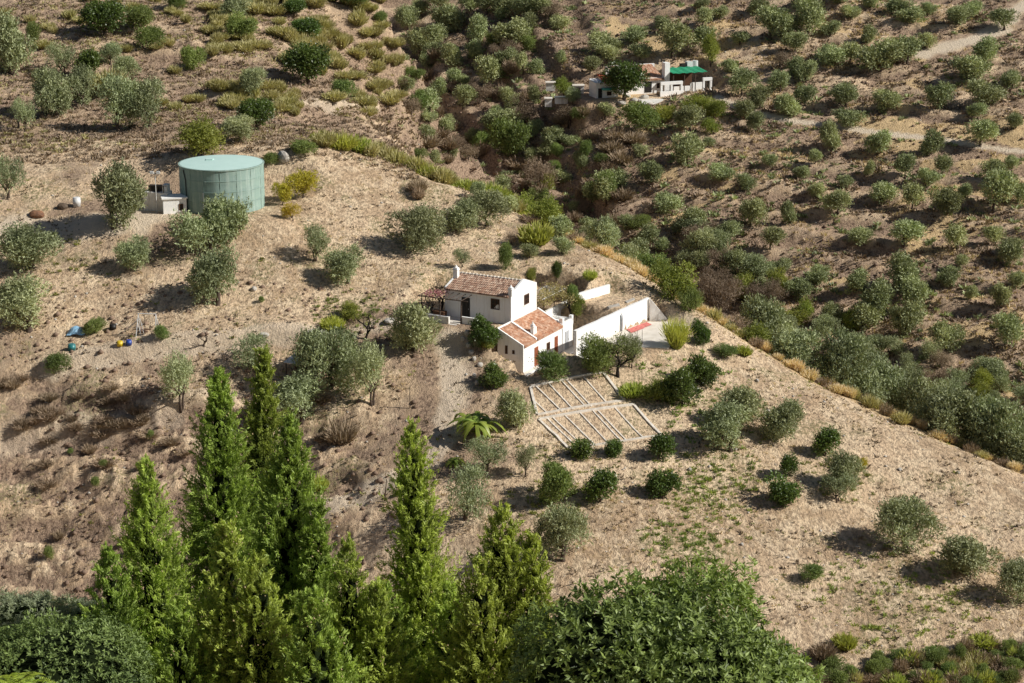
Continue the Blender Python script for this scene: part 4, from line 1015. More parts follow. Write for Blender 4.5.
leafcloud('blossom', 'pink', 520, (-9.6, -7.4, -2.3, -.2, 2.5, 3.0), .17, .13, 5, vroot, .42)
leafcloud('foliage', 'brown', 420, (-10.6, -8.0, -2.6, .4, 1.2, 2.8), .25, .08, 6, vroot, .42)
MB().tube([(-9.8, -2.4, -.9), (-9.7, -2.3, .8), (-9.3, -1.9, 2.6)], [.08, .06, .04], 5).build('stem', M['darkbark'], vroot)
# annex
AN = empty('annex', tuple(C0), ROT, 'white low annex with orange tiled lean-to roofs and two brown doors', 'outbuilding')
xl = 3.0; zh = .25; zl = -1.22; yb = [(-2.9, -.12), (.12, 6.1)]
m = MB()
m.add([(.03, -2.9, -5), (xl, -2.9, -5), (xl, 6.2, -5), (.03, 6.2, -5), (.03, -2.9, zh-.12), (xl, -2.9, zl-.12), (xl, 6.2, zl-.12), (.03, 6.2, zh-.12)], [(3,2,1,0),(4,5,6,7),(0,1,5,4),(1,2,6,5),(2,3,7,6),(3,0,4,7)])
def rake(y0, y1, up=.13, x1=xl+.06):
    m.add([(.025, y0, zh-.3), (x1, y0, zl-.33), (x1, y1, zl-.33), (.025, y1, zh-.3), (.025, y0, zh+up), (x1, y0, zl+up-.03), (x1, y1, zl+up-.03), (.025, y1, zh+up)], [(3,2,1,0),(4,5,6,7),(0,1,5,4),(1,2,6,5),(2,3,7,6),(3,0,4,7)])
rake(-3.02, -2.84); rake(-.14, .14, .2); rake(6.06, 6.3, .22)
m.box(-.04, .024, -2.96, -.02, -3, zh+.2)
m.box(.6, xl+.03, 6.301, 8.8, -5, -1.25); m.box(xl-.2, xl+.05, 6.3, 8.8, -1.249, -.95); m.box(.6, xl-.2, 8.6, 8.8, -1.249, -.95)
m.box(xl-.35, xl+.06, 6.15, 6.62, -1.6, -.4); m.box(xl-.3, xl+.05, 8.45, 8.85, -1.6, -.6)
o = m.build('wall', M['white'], AN); fixn(o)
def lean(y0, y1, lift, mat):
    # tile columns run down the slope: build in swapped axes
    ob = tile_roof('roof', M[mat], AN, y0, y1, (-(xl+.22), zl-.05+lift), (-.04, zh+lift), .24, .05)
    me = ob.data
    co_ = np.empty(len(me.vertices)*3); me.vertices.foreach_get('co', co_); co_ = co_.reshape(-1, 3)
    nw = np.stack([-co_[:, 1], co_[:, 0], co_[:, 2]], -1); me.vertices.foreach_set('co', nw.ravel()); me.update(); fixn(ob)
lean(-2.83, -.15, -.02, 'tile2'); lean(.15, 6.05, .03, 'tile2')
door(AN, 'side', 0.05, ZA-ZM+.02, ZA-ZM+2.05, .85, xl, 'reddoor'); window(AN, 'side', 2.85, ZA-ZM+1.05, ZA-ZM+1.85, .7, xl)
door(AN, 'side', 4.75, ZA-ZM+.02, ZA-ZM+2.05, .75, xl, 'reddoor'); door(AN, 'side', 7.3, ZA-ZM+.02, ZA-ZM+2.05, .85, xl+.03, 'greydoor')
window(AN, 'front', 1.0, -2.3, -1.4, .28, -2.9, False); window(AN, 'front', 1.85, -2.2, -1.8, .25, -2.9, False)
chimney(AN, 2.35, .5, -1.3, .25, .34, True)
# patio and its white retaining walls
PT = empty('patio', tuple(C0), ROT, 'narrow white walled patio terrace in front of the annex doors', 'terrace')
zt = ZA-ZM
MB().prism([(3.01, -2.9), (3.7, -3.9), (4.45, 8.8), (3.04, 8.8)], zt-.3, zt+.03).build('floor', M['concrete'], PT)
m = MB(); m.prism([(3.71, -3.9), (3.95, -3.9), (4.7, 9.1), (4.46, 9.1)], zt-2.2, zt+.12)
o = m.build('retaining_wall', M['white'], PT); fixn(o)
m = MB(); m.prism([(1.4, -4.7), (1.6, -4.95), (3.92, -4.15), (3.7, -3.905)], zt-2.2, zt-.05); o = m.build('retaining_wall', M['white'], PT); fixn(o)
MB().prism([(1.5, -4.6), (3.69, -3.9), (3.0, -2.92), (1.0, -2.92)], zt-.5, zt-.12).build('landing', M['yard'], PT)

# ------------------------------------------------------------------ garden beds
def drape(pts, wdt, hgt, mat, name, parent, step=.5):
    P = [np.append(at_base(u, v, np.arange(180, 215, .1)), 0) for u, v in pts]
    out = []
    for a, b in zip(P[:-1], P[1:]):
        L_ = np.linalg.norm(b-a); k = max(1, int(L_/step))
        for i in range(k): out.append(a+(b-a)*i/k)
    out.append(P[-1]); m = MB(); vs = []
    for i, p in enumerate(out):
        t = out[min(i+1, len(out)-1)][:2]-out[max(i-1, 0)][:2]; t = t/(np.linalg.norm(t)+1e-9); nrm = np.array([-t[1], t[0]])
        q = random.uniform(-.02, .02); z = height(p[0], p[1])
        for s, zz in ((-1, -.25), (1, -.25), (1, hgt), (-1, hgt)):
            vs.append((p[0]+nrm[0]*s*wdt/2, p[1]+nrm[1]*s*wdt/2, z+zz+q))
    fs = [(3, 2, 1, 0)]+[(i*4+j, i*4+(j+1) % 4, (i+1)*4+(j+1) % 4, (i+1)*4+j) for i in range(len(out)-1) for j in range(4)]
    e = (len(out)-1)*4; fs.append((e, e+1, e+2, e+3))
    o = m.add(vs, fs).build(name, mat, parent); fixn(o); return o
B1 = empty('garden_bed', (0, 0, 0), 0, 'upper tier of rectangular garden beds with concrete edging', 'garden bed')
B2 = empty('garden_bed', (0, 0, 0), 0, 'lower tier of rectangular garden beds with concrete edging', 'garden bed')
drape([(531,387),(603,373)], .28, .15, M['kerb'], 'edging', B1); drape([(603.4,373.4),(624,400)], .28, .14, M['kerb'], 'edging', B1)
drape([(537.5,415),(624,401)], .26, .13, M['kerb'], 'edging', B1); drape([(530.6,388),(537,414.5)], .26, .13, M['kerb'], 'edging', B1)
for a, b in [((536,386.5),(562,412)),((549,384),(573,409.8)),((562,381.5),(586,407.6)),((566.5,380.5),(591.5,406.8)),((583.6,377.4),(607,404)),((535,402),(547,413))]:
    drape([a, b], .14, .08, M['kerb'], 'divider', B1)
drape([(539,420),(633,405)], .3, .16, M['kerb'], 'edging', B2); drape([(633.5,405.5),(661.5,437)], .26, .14, M['kerb'], 'edging', B2)
drape([(569,449.5),(661,438)], .26, .13, M['kerb'], 'edging', B2); drape([(539,421),(568,449)], .26, .13, M['kerb'], 'edging', B2)
for a, b in [((547,418.8),(576,448)),((553,418),(583,447)),((565,416),(595,445.6)),((580,413.6),(609,444)),((593,411.6),(622,442.4)),((598,411),(627,442)),((615,408.2),(644,440))]:
    drape([a, b], .14, .08, M['kerb'], 'divider', B2)

# ------------------------------------------------------------------ courtyard right of the annex
wr = math.atan2(wd[1], wd[0])
CW = empty('retaining_wall', (WA[0], WA[1], 0), wr, 'long high whitewashed retaining wall at the back of the courtyard', 'wall')
m = MB(); m.add([(-1., 0, ZC-2), (WL, 0, ZC-.6), (WL, .36, ZC-.6), (-1., .36, ZC-2), (-1., 0, ZP-.25), (WL, 0, ZP+.3), (WL, .36, ZP+.3), (-1., .36, ZP-.25)], [(3,2,1,0),(4,5,6,7),(0,1,5,4),(1,2,6,5),(2,3,7,6),(3,0,4,7)])
o = m.build('wall', M['white'], CW); roughen(o, .5, .03, 3)
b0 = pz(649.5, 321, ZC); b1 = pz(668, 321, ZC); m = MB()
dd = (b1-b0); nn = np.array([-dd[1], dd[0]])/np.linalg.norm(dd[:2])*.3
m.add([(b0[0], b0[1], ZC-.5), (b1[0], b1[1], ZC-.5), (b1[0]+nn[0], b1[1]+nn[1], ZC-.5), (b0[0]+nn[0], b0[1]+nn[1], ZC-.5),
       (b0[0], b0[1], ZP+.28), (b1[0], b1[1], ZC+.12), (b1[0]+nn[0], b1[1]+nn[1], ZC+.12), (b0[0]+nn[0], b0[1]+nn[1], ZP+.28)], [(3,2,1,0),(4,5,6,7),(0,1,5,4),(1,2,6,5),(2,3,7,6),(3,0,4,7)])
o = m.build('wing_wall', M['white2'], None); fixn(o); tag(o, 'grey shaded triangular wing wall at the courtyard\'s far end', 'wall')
o = plane_patch('courtyard_floor', [(592,339),(648,321.6),(690,321.5),(684,334),(668,348),(636,347),(612,343)], ZC+.05, .5, M['concrete']); tag(o, kind='structure')
# upper wall, slabs
a_ = at(577, 303); b_ = at(610, 293); m = MB(); dv = b_-a_; nn = np.array([-dv[1], dv[0]])/np.linalg.norm(dv[:2])*.3
m.add([(a_[0], a_[1], a_[2]-.8), (b_[0], b_[1], b_[2]-.8), (b_[0]+nn[0], b_[1]+nn[1], b_[2]-.8), (a_[0]+nn[0], a_[1]+nn[1], a_[2]-.8),
       (a_[0], a_[1], a_[2]+.85), (b_[0], b_[1], b_[2]+1.0), (b_[0]+nn[0], b_[1]+nn[1], b_[2]+1.0), (a_[0]+nn[0], a_[1]+nn[1], a_[2]+.85)], [(3,2,1,0),(4,5,6,7),(0,1,5,4),(1,2,6,5),(2,3,7,6),(3,0,4,7)])
o = m.build('garden_wall', M['white'], None); fixn(o); tag(o, 'short white wall higher up, above the brown levelled plot', 'wall')
def slab(pts, label, mat='rock', th=.15, z=None):
    P = [at(u, v) for u, v in pts]; zz = max(p[2] for p in P)+.1
    m = MB(); Q_ = [p[:2] for p in P]
    ar = sum(Q_[i][0]*Q_[(i+1) % len(Q_)][1]-Q_[(i+1) % len(Q_)][0]*Q_[i][1] for i in range(len(Q_)))
    if ar < 0: Q_ = Q_[::-1]
    o = m.prism(Q_, zz-.5, zz).build('slab', M[mat], None); tag(o, label, 'slab'); return o
slab([(607,308),(619,304),(620,306.5),(609,310)], 'white slab lying on the levelled plot, nearer the house')
slab([(625,302),(634,298.5),(635,300),(627,303.5)], 'white slab lying on the levelled plot, further along')
# grey cylinder, barrel, red tarp
p = pz(620.5, 331, ZC+.05); t = empty('water_heater', tuple(p), 0, 'tall grey cylindrical boiler standing against the white courtyard wall', 'boiler')
m = MB(); m.tube([(0,0,0),(0,0,.06),(0,0,.08),(0,0,1.75),(0,0,1.88)], [.2,.2,.24,.24,.1], 14); m.build('body', M['metal'], t, True); MB().tube([(.1,0,1.8),(.1,.1,2.1),(.1,.5,2.1)], .03, 5).build('pipe', M['metal'], t)
p = pz(594.5, 337, ZC+.05); t = empty('barrel', tuple(p), 0, 'short grey barrel by the annex end of the courtyard wall', 'barrel')
MB().tube([(0,0,0),(0,0,.3),(0,0,.33),(0,0,.6),(0,0,.63),(0,0,.95)], [.28,.29,.31,.31,.29,.28], 14).build('body', M['metal'], t, True); MB().cone(0, 0, .951, .99, .27, .25, 14).build('lid', M['metal'], t)
def cloth(name, pts, z, mat, label, cat, amp=.15):
    P = [pz(u, v, z) for u, v in pts]; n_ = 12; Vs = []; rs = np.random.RandomState(4)
    for i in range(n_):
        for j in range(n_):
            a, b = i/(n_-1), j/(n_-1); q = P[0]*(1-a)*(1-b)+P[1]*a*(1-b)+P[2]*a*b+P[3]*(1-a)*b
            Vs.append((q[0]+rs.uniform(-.05, .05), q[1]+rs.uniform(-.05, .05), z+.03+amp*rs.rand()))
    Fs = [(i*n_+j, (i+1)*n_+j, (i+1)*n_+j+1, i*n_+j+1) for i in range(n_-1) for j in range(n_-1)]
    o = MB().add(Vs, Fs).build(name, mat); tag(o, label, cat); return o
cloth('tarpaulin', [(626,330),(647,322.6),(652,325),(632,333.5)], ZC+.06, M['red'], 'red sheet spread along the foot of the courtyard wall', 'tarpaulin', .08)
def post(u, v, h, label, r=.05, name='post', mat='post', lean=0.):
    p = at(u, v); o = MB().tube([(0,0,-.3),(lean*.5,0,h*.5),(lean,0,h)], [r*1.1, r, r*.8], 6).build(name, M[mat], None, True, tuple(p)); tag(o, label, 'post'); return o
post(683, 327, 1.8, 'dark wooden post at the outer corner of the courtyard'); post(637, 346, 1.7, 'thin post left of a pair at courtyard edge', .03); post(642, 345, 1.7, 'thin post right of a pair at courtyard edge', .03)
post(384.5, 501, 2.2, 'dark leaning post by itself on the slope left of the cypress', .06, lean=.25); post(410, 408, 2.3, 'slim dark post beside the path under the dark bush', .045)
post(576, 291, 1.6, 'dark post next to the upper white wall', .05)
# vine arbour behind the annex
VY = ZM-.9; va = np.append(hp(-2.4, 7.4), VY); VA = empty('vine_arbour', tuple(va), ROT, 'vine covered arbour with pale stems and yellowing leaves behind the house', 'pergola')
for x in (0.1, 2.4): 
    for y in (.2, 2.8, 5.4): MB().tube([(x, y, -.3), (x, y, 1.95)], [.06, .05], 5).build('post', M['post'], VA)
m = MB()
for x in (.1, 1.2, 2.4): m.tube([(x, -.1, 2.0), (x, 5.8, 2.0)], .035, 4)
for i in range(12): m.tube([(-.1, i*.5, 2.04), (2.7, i*.5+.05, 2.04)], .025, 4)
m.build('rail', M['paintwhite'], VA)
leafcloud('foliage', 'vine', 2600, (-.3, 3., -.3, 6.1, 1.2, 2.5), .2, .13, 9, VA, .42)
leafcloud('stems', 'brown', 700, (-.3, 3., -.3, 6.1, .2, 2.1), .4, .035, 10, VA)
MB().box(2.6, 2.85, 0, 5.5, -.8, .7).build('low_wall', M['white2'], VA)

# ------------------------------------------------------------------ water tank and pump hut
TK = empty('water_tank', tuple(TANK), 0, 'large round pale green water tank on the hilltop', 'water tank')
R_ = 4.95; HT = 5.25; k_ = 96
zs_ = [-.8]+[i*.25 for i in range(0, 21)]+[HT-.12]
Vs = []; Fs = []
for i, z in enumerate(zs_):
    for j in range(k_):
        th = 2*math.pi*j/k_; rr = R_+.012*math.sin(z*5.2)+.02*math.sin(th*9+z)*.5+.015*math.sin(th*23)
        Vs.append((rr*math.cos(th), rr*math.sin(th), z))
for i in range(len(zs_)-1):
    for j in range(k_): Fs.append((i*k_+j, i*k_+(j+1) % k_, (i+1)*k_+(j+1) % k_, (i+1)*k_+j))
MB().add(Vs, Fs).build('wall', M['tank'], TK, True)
m = MB(); m.tube([(0,0,HT-.12),(0,0,HT)], [R_+.10, R_+.10], k_); m.build('rim', M['tank'], TK)
Vs = [(0, 0, HT+.16)]; Fs = []
rings = [.25, .5, .75, .98]
for q in rings:
    for j in range(k_): th = 2*math.pi*j/k_; Vs.append((R_*q*math.cos(th), R_*q*math.sin(th), HT+.003+.155*(1-q*q)))
for j in range(k_): Fs.append((0, 1+j, 1+(j+1) % k_))
for i in range(3):
    for j in range(k_): Fs.append((1+i*k_+j, 1+(i+1)*k_+j, 1+(i+1)*k_+(j+1) % k_, 1+i*k_+(j+1) % k_))
MB().add(Vs, Fs).build('roof', M['tanktop'], TK, True)
m = MB(); th = math.radians(222); m.tube([((R_+.08)*math.cos(th-.1), (R_+.08)*math.sin(th-.1), HT-.3), ((R_+.12)*math.cos(th), (R_+.12)*math.sin(th), HT-1.4), ((R_+.12)*math.cos(th+.03), (R_+.12)*math.sin(th+.03), -.3)], .06, 6); m.build('hose', M['dark'], TK)
m = MB()
for dz_ in (1.3, 2.6, 3.9):
    m.tube([((R_+.03)*math.cos(2*math.pi*j_/48), (R_+.03)*math.sin(2*math.pi*j_/48), dz_) for j_ in range(49)], .022, 4)
for j_ in range(16):
    a_ = 2*math.pi*j_/16+.1; m.box((R_+.01)*math.cos(a_)-.02, (R_+.01)*math.cos(a_)+.02, (R_+.01)*math.sin(a_)-.02, (R_+.01)*math.sin(a_)+.02, -.5, HT-.2)
m.build('seam', M['tank'], TK)
m = MB(); m.box(-1.9, -1.1, .6, 1.4, HT+.12, HT+.26); m.build('hatch', M['tanktop'], TK)
m = MB(); th = math.radians(252); m.tube([((R_+.1)*math.cos(th), (R_+.1)*math.sin(th), 2.6), ((R_+.1)*math.cos(th), (R_+.1)*math.sin(th), -.3)], .05, 6); m.build('pipe', M['metal'], TK)
# hut: front-left of the tank
hy = TANK[1]-3.2; hx = ray(174.5, 210, hy)[0]; hz = TANK[2]
HT_ = empty('pump_hut', (hx, hy, hz), math.radians(14), 'small white flat-roofed hut at the left foot of the green tank', 'hut')
MB().box(-1.35, 1.35, -1.1, 1.1, -1.2, 1.75).build('wall', M['white'], HT_)
MB().box(-1.5, 1.5, -1.25, 1.25, 1.753, 1.9).build('roof', M['white'], HT_)
window(HT_, 'front', .7, .35, 1.15, .5, -1.1, False, 'wood', 'window')
LB = empty('roof_platform', (hx-2.2, hy+1.2, hz), math.radians(-10), 'dark railed platform with clutter behind the small hut', 'platform')
MB().box(-1.4, 1.6, -.8, .9, -.5, 2.2).build('base', M['white2'], LB)
m = MB()
for x in (-1.3, -.5, .3, 1.1): m.box(x, x+.07, -.78, -.71, 2.2, 3.0)
m.box(-1.3, 1.5, -.78, -.72, 2.98, 3.04); m.build('railing', M['post'], LB)
MB().box(.9, 1.5, -.5, .5, 2.203, 3.1).build('cabinet', M['white2'], LB); MB().box(-.9, .5, -.3, .6, 2.203, 2.9).build('crate', M['dark'], LB)
FL = empty('floodlight_pole', (hx-2.0, hy-.4, hz), 0, 'thin white pole with two floodlights beside the small hut', 'lamp post')
MB().tube([(0,0,-.3),(0,0,4.9)], [.05, .04], 6).build('pole', M['paintwhite'], FL)
for s in (-1, 1):
    m = MB(); m.box(s*.38-.2, s*.38+.2, -.2, .05, 4.75, 5.05); m.tube([(0,0,4.85),(s*.38,0,4.85)], .03, 4); m.build('lamp', M['paintwhite'], FL)
FL.scale = (1, 1, .97)
# junk around the hut and on the terrace
def rock(u, v, w, h, label, mat='rock', name='rock', cat='rock', seed=None):
    p = at(u, v); pxm = F*CP/p[1]; rs = np.random.RandomState(seed if seed is not None else int(u*7+v))
    import mathutils
    bm = bmesh.new(); bmesh.ops.create_icosphere(bm, subdivisions=2, radius=.5)
    for vv in bm.verts: c = vv.co; f_ = .8+.45*float(vnoise(np.array([c.x*3+u]), np.array([c.y*3+c.z*2.3+v]), 3)[0]); vv.co = c*f_
    me = bpy.data.meshes.new(name); bm.to_mesh(me); bm.free(); me.materials.append(M[mat])
    o = link(name, me, None, (p[0], p[1], p[2]+h/pxm*.2), rs.rand()*6); o.scale = (w/pxm, w/pxm*.8, h/pxm*1.1); tag(o, label, cat); return o
rock(284, 160, 14, 12, 'large pale boulder on the crest right of the tank'); rock(264, 336, 10, 5, 'white boulder alone on the terrace track'); rock(254, 290, 8, 5, 'pale stone on the slope between olives and track')
rock(312, 334, 12, 6, 'left one of three pale rocks along the bank by the house track'); rock(323, 335, 12, 6, 'middle one of three pale rocks along the bank by the house track'); rock(335, 334, 9, 5, 'right one of three pale rocks along the bank by the house track')
rock(390, 322, 14, 5, 'flat pale rock by the track left of the large dense olive')
for i, (u, v) in enumerate([(463,340),(468,346),(471,353),(474,360),(467,334),(480,366),(474,377),(477,384)]):
    rock(u, v, 5+i % 3, 5, 'whitewashed stone edging the path below the porch, %s from the top' % ['first','second','third','fourth','fifth','sixth','seventh','eighth'][[4,0,1,2,3,5,6,7].index(i) if False else sorted(range(8), key=lambda q: [340,346,353,360,334,366,377,384][q]).index(i)])
for i, (u, v) in enumerate([(958,473),(620,620),(757,381),(900,470),(742,545),(690,470)]):
    rock(u, v, 5, 3.5, 'small pale stone lying on the open right-hand slope'); bpy.context.scene.collection.objects[-1]['group'] = 'small stones on the right slope'
rock(376, 366, 8, 6, 'pale rubble beside the wide drooping olive'); rock(366, 358, 7, 5, 'pale rubble piece above the ragged olive')
rock(37, 216, 16, 8, 'heap of rusty brown scrap beside the pale dirt road', 'rust', 'scrap_heap', 'scrap'); rock(63, 208, 12, 7, 'heap of grey scrap between the rusty heap and white drum', 'brown', 'scrap_heap', 'scrap')
def drum(u, v, r, h, mat, label, name='barrel', lying=False):
    p = at(u, v); t = empty(name, tuple(p), random.random()*3, label, 'barrel')
    m = MB(); m.tube([(0,0,-.05),(0,0,h*.3),(0,0,h*.33),(0,0,h*.66),(0,0,h*.69),(0,0,h)], [r,r,r*1.06,r*1.06,r,r], 14); m.build('body', M[mat], t, True)
    MB().cone(0, 0, h+.002, h+.05, r*.9, r*.85, 14).build('lid', M[mat], t); return t
drum(77, 206, .45, 1.0, 'paintwhite', 'white drum by the dirt road left of the big olive')
drum(72, 350, .4, .6, 'teal', 'dark teal tub on the left end of the terrace'); drum(120, 346, .3, .45, 'yellow', 'yellow tub on the terrace edge, left of the blue one'); drum(129, 345, .3, .45, 'blue', 'blue tub on the terrace edge beside the yellow one')
drum(113, 329, .35, .5, 'dark', 'black tub at the back of the junk terrace')
p = at(77, 333); cl = MB(); n_ = 9; Vs = [(i*.24-1., j*.2-.8, max(-.05, .75-(abs(i-4)/4)**2*.7-(abs(j-4)/4)**2*.7+random.uniform(-.08, .08))) for i in range(n_) for j in range(n_)]
o = cl.add(Vs, [(i*n_+j, (i+1)*n_+j, (i+1)*n_+j+1, i*n_+j+1) for i in range(n_-1) for j in range(n_-1)]).build('tarpaulin', M['tarpblue'], None, False, tuple(p)); tag(o, 'pale blue tarpaulin over a heap on the left terrace', 'tarpaulin')
# swing frame
p = at(148, 334); SW = empty('swing_frame', tuple(p), math.radians(-8), 'white metal swing frame standing on the left terrace', 'swing')
for s in (-1, 1):
    for q in (-1, 1): MB().tube([(s*1.1, q*.75, -.2), (s*.95, 0, 2.2)], .045, 5).build('leg', M['paintwhite'], SW)
MB().tube([(-1., 0, 2.22), (1., 0, 2.22)], .05, 6).build('crossbar', M['paintwhite'], SW)
MB().box(-.35, .35, -.15, .15, .5, .55).build('seat', M['wood'], SW); m = MB()
for s in (-.3, .3): m.tube([(s, 0, .55), (s, 0, 2.2)], .02, 4)
m.build('rope', M['post'], SW)
p = at(139, 334); SL = empty('slide', tuple(p), math.radians(60), 'white slide leaning beside the swing frame on the terrace', 'slide')
m = MB(); m.add([(-.25,0,1.6),(.25,0,1.6),(.25,1.9,.1),(-.25,1.9,.1),(-.25,0,1.55),(.25,0,1.55),(.25,1.9,.05),(-.25,1.9,.05)], [(0,1,2,3),(7,6,5,4),(0,4,5,1),(1,5,6,2),(2,6,7,3),(3,7,4,0)]); o = m.build('chute', M['paintwhite'], SL); fixn(o)
for s in (-.25, .25): MB().tube([(s, -.5, -.1), (s, 0, 1.7)], .03, 5).build('leg', M['paintwhite'], SL)
# white shelter half under the olive
p = at(300, 375); SH = empty('shelter', (p[0], p[1], p[2]), math.radians(-25), 'small open shelter with white sheet roof half under the drooping olive', 'shelter')
for x, y in ((-1.1,-.9),(1.1,-.9),(-1.1,.9),(1.1,.9)): MB().tube([(x, y, -.5), (x, y, 1.55)], .06, 5).build('post', M['post'], SH)
m = MB(); m.add([(-1.3,-1.1,1.5),(1.3,-1.1,1.5),(1.3,1.1,1.85),(-1.3,1.1,1.85),(-1.3,-1.1,1.56),(1.3,-1.1,1.56),(1.3,1.1,1.91),(-1.3,1.1,1.91)], [(3,2,1,0),(4,5,6,7),(0,1,5,4),(1,2,6,5),(2,3,7,6),(3,0,4,7)]); m.build('roof', M['paintwhite'], SH)
MB().box(-1.0, 1.0, .7, .85, -.3, 1.5).build('back_wall', M['wood'], SH)
drum(373, 372, .18, .35, 'red', 'little red bucket under the ragged olive', 'bucket')

# ------------------------------------------------------------------ special plants
def banana(u, v, w, label, n=11, stems=5, seed=1, h=1.5):
    p = at(u, v); pxm = F*CP/p[1]; W2 = w/pxm/2; rs = random.Random(seed)
    t = empty('banana_plant', tuple(p), 0, label, 'banana plant')
    for s in range(stems):
        sx, sy = rs.uniform(-.45, .45)*W2, rs.uniform(-.3, .3)*W2
        hh = h*rs.uniform(.7, 1.1)
        MB().tube([(sx, sy, -.2), (sx*1.2, sy*1.2, hh)], [.13, .08], 7).build('stem', M['straw'], t, True)
        for i in range(n):
            th = i/n*6.28+rs.uniform(-.3, .3); L_ = W2*rs.uniform(.65, 1.05); el = rs.uniform(.4, 1.3)
            Vs = []; Fs = []; T = []; ns = 7
            for k in range(ns+1):
                q = k/ns; r = L_*q; z = hh+L_*(el*q-1.15*el*q*q-.25*q*q); wdt = .26*W2*math.sin(math.pi*min(1, q*.9+.1))**.7*(1-.3*q)+.01
                cx, cy = sx*1.2+math.cos(th)*r, sy*1.2+math.sin(th)*r; nx_, ny_ = -math.sin(th), math.cos(th)
                for s_, dz in ((-1, -.25), (0, 0), (1, -.25)): Vs.append((cx+nx_*wdt*s_*.5, cy+ny_*wdt*s_*.5, z+dz*wdt*.5)); T.append(.3+.5*rs.random())
            for k in range(ns):
                for j in range(2): Fs.append((k*3+j, k*3+j+1, (k+1)*3+j+1, (k+1)*3+j))
            link('leaf', npmesh('banana_leaf', Vs, Fs, M['banana'], T), t)
    return t
banana(476, 436, 52, 'big banana plant with arching leaves left of the rounded olive', 9, 5, 1, 1.5)
banana(447, 466, 30, 'small low banana plant below and left of the big one', 9, 2, 2, .4)
def bare_tree(u, v, h, label, seed, leaves=None, spread=1.0, mat='darkbark', lean=.3, name='bare_tree', lw=1.):
    p = at(u, v); pxm = F*CP/p[1]; Hh = h/pxm; rs = random.Random(seed); m = MB(); tips = []
    def br(a, d, L_, r, dep):
        pts = [a]; dd_ = d
        for i in range(3):
            dd_ = unit(dd_+np.array([rs.uniform(-.35, .35), rs.uniform(-.35, .35), rs.uniform(-.1, .25)])); pts.append(pts[-1]+dd_*L_/3)
        m.tube(pts, [r, r*.85, r*.7, r*.55], 6 if dep < 2 else 4)
        if dep >= 4: tips.append(pts[-1]); return
        for k in range(3 if dep < 2 else 2):
            th = rs.uniform(0, 6.28); q = unit(dd_+spread*np.array([math.cos(th)*.8, math.sin(th)*.8, rs.uniform(-.1, .4)])); br(pts[-1] if k < 2 else pts[2], q, L_*.68, r*.58, dep+1)
        tips.append(pts[-1])
    br(np.array([0., 0., -.2]), unit(np.array([lean, 0, 1.])), Hh*.42, Hh*.045+.04, 0)
    t = empty(name, tuple(p), 0, label, 'bare tree' if not leaves else 'tree'); m.build('trunk', M[mat], t, True)
    if leaves:
        rs2 = np.random.RandomState(seed); tp = np.array(tips)[rs2.randint(0, len(tips), leaves[1])]+rs2.normal(size=(leaves[1], 3))*Hh*.07
        v_, f_, t_ = leafquads(rs2, tp, sph(rs2, leaves[1]), .2*lw, .09*lw, rs2.rand(leaves[1])); link('crown', npmesh('thin_crown', v_, f_, M[leaves[0]], t_), t)
    return t
bare_tree(365, 339, 30, 'black leafless tree leaning right over the house track', 3, None, 1.2, lean=.5)
bare_tree(618, 377, 42, 'tree with bent black trunk and thin crown above the beds', 8, ('greenb', 1500), 1.2, lean=.1, name='tree')
bare_tree(441, 312, 34, 'dark tangled leafless tree at the left corner of the porch', 5, ('brown', 500), 1.0, lean=0.)
bare_tree(433, 320, 26, 'smaller leafless tree left of the tangled one by the porch', 6, None, 1.0, lean=-.2)
bare_tree(204, 345, 16, 'tiny leafless fruit tree on the terrace track', 9, None, 1.0, mat='bark', lean=0)
bare_tree(571, 318, 26, 'slim dark tree with few leaves at the end of the vine arbour', 12, ('vine', 300), .8, lean=0.)
bare_tree(18, 128, 22, 'thin dark trunked young tree on the bare slope at far left', 15, ('olive', 500), .8, lean=0., name='tree')
p_ = place('carob', 557, 284, 9, 18, 'dark narrow upright tree alone on the slope behind the house')

# ------------------------------------------------------------------ far farmhouse
def X(u, y): return ray(u, 90, y)[0]
def Z(v, y): return ray(512, v, y)[2]
fy = 380.; fz = Z(97, 375.5)
FH = empty('farmhouse', (0, 0, 0), 0, 'distant white farmhouse with terracotta roof on the far hillside', 'house')
MB().box(X(621, 381), X(664.5, 381), 381, 386.5, fz-1, Z(78, 381)).build('wall', M['white'], FH)
m0 = X(620, 380.5); m1 = X(665, 380.5)
tile_roof('roof', M['tile2'], FH, m0, m1, (380.5, Z(80, 380.5)), (387, Z(64.5, 387)), .34, .07, .8)
MB().box(X(619, 386.6), X(666, 386.6), 386.9, 387.2, fz, Z(64, 387)).build('parapet', M['white'], FH)
m = MB(); m.box(X(664.6, 380), X(670, 380), 380.2, 381.6, fz-1, Z(64, 380)); m.build('pillar', M['white'], FH)
m = MB(); m.box(X(619, 384), X(625, 384), 383.5, 384.8, Z(78, 384), Z(65, 384)); m.build('chimney', M['white'], FH)
door(FH, 'front', X(648, 381), fz, fz+2., 1.5, 381, 'dark'); window(FH, 'front', X(660, 381), fz+.7, fz+1.7, 1.0, 381); window(FH, 'front', X(628, 381), fz+.7, fz+1.7, .9, 381)
GR = empty('veranda', (0, 0, 0), 0, 'green sheet roofed veranda at the right end of the distant farmhouse', 'veranda')
m = MB(); x0, x1 = X(670.6, 379), X(709, 379); nx = 40; Vs = []; Fs = []
for j, (yy, zz) in enumerate([(378.6, Z(75, 378.6)), (383.6, Z(69, 383.6))]):
    for i in range(nx+1): Vs.append((x0+(x1-x0)*i/nx, yy, zz+.04*(i % 2)+.06*math.sin(i*.7)))
for i in range(nx): Fs.append((i, i+1, nx+2+i, nx+1+i))
m.add(Vs, Fs); m.build('roof', M['greenroof'], GR)
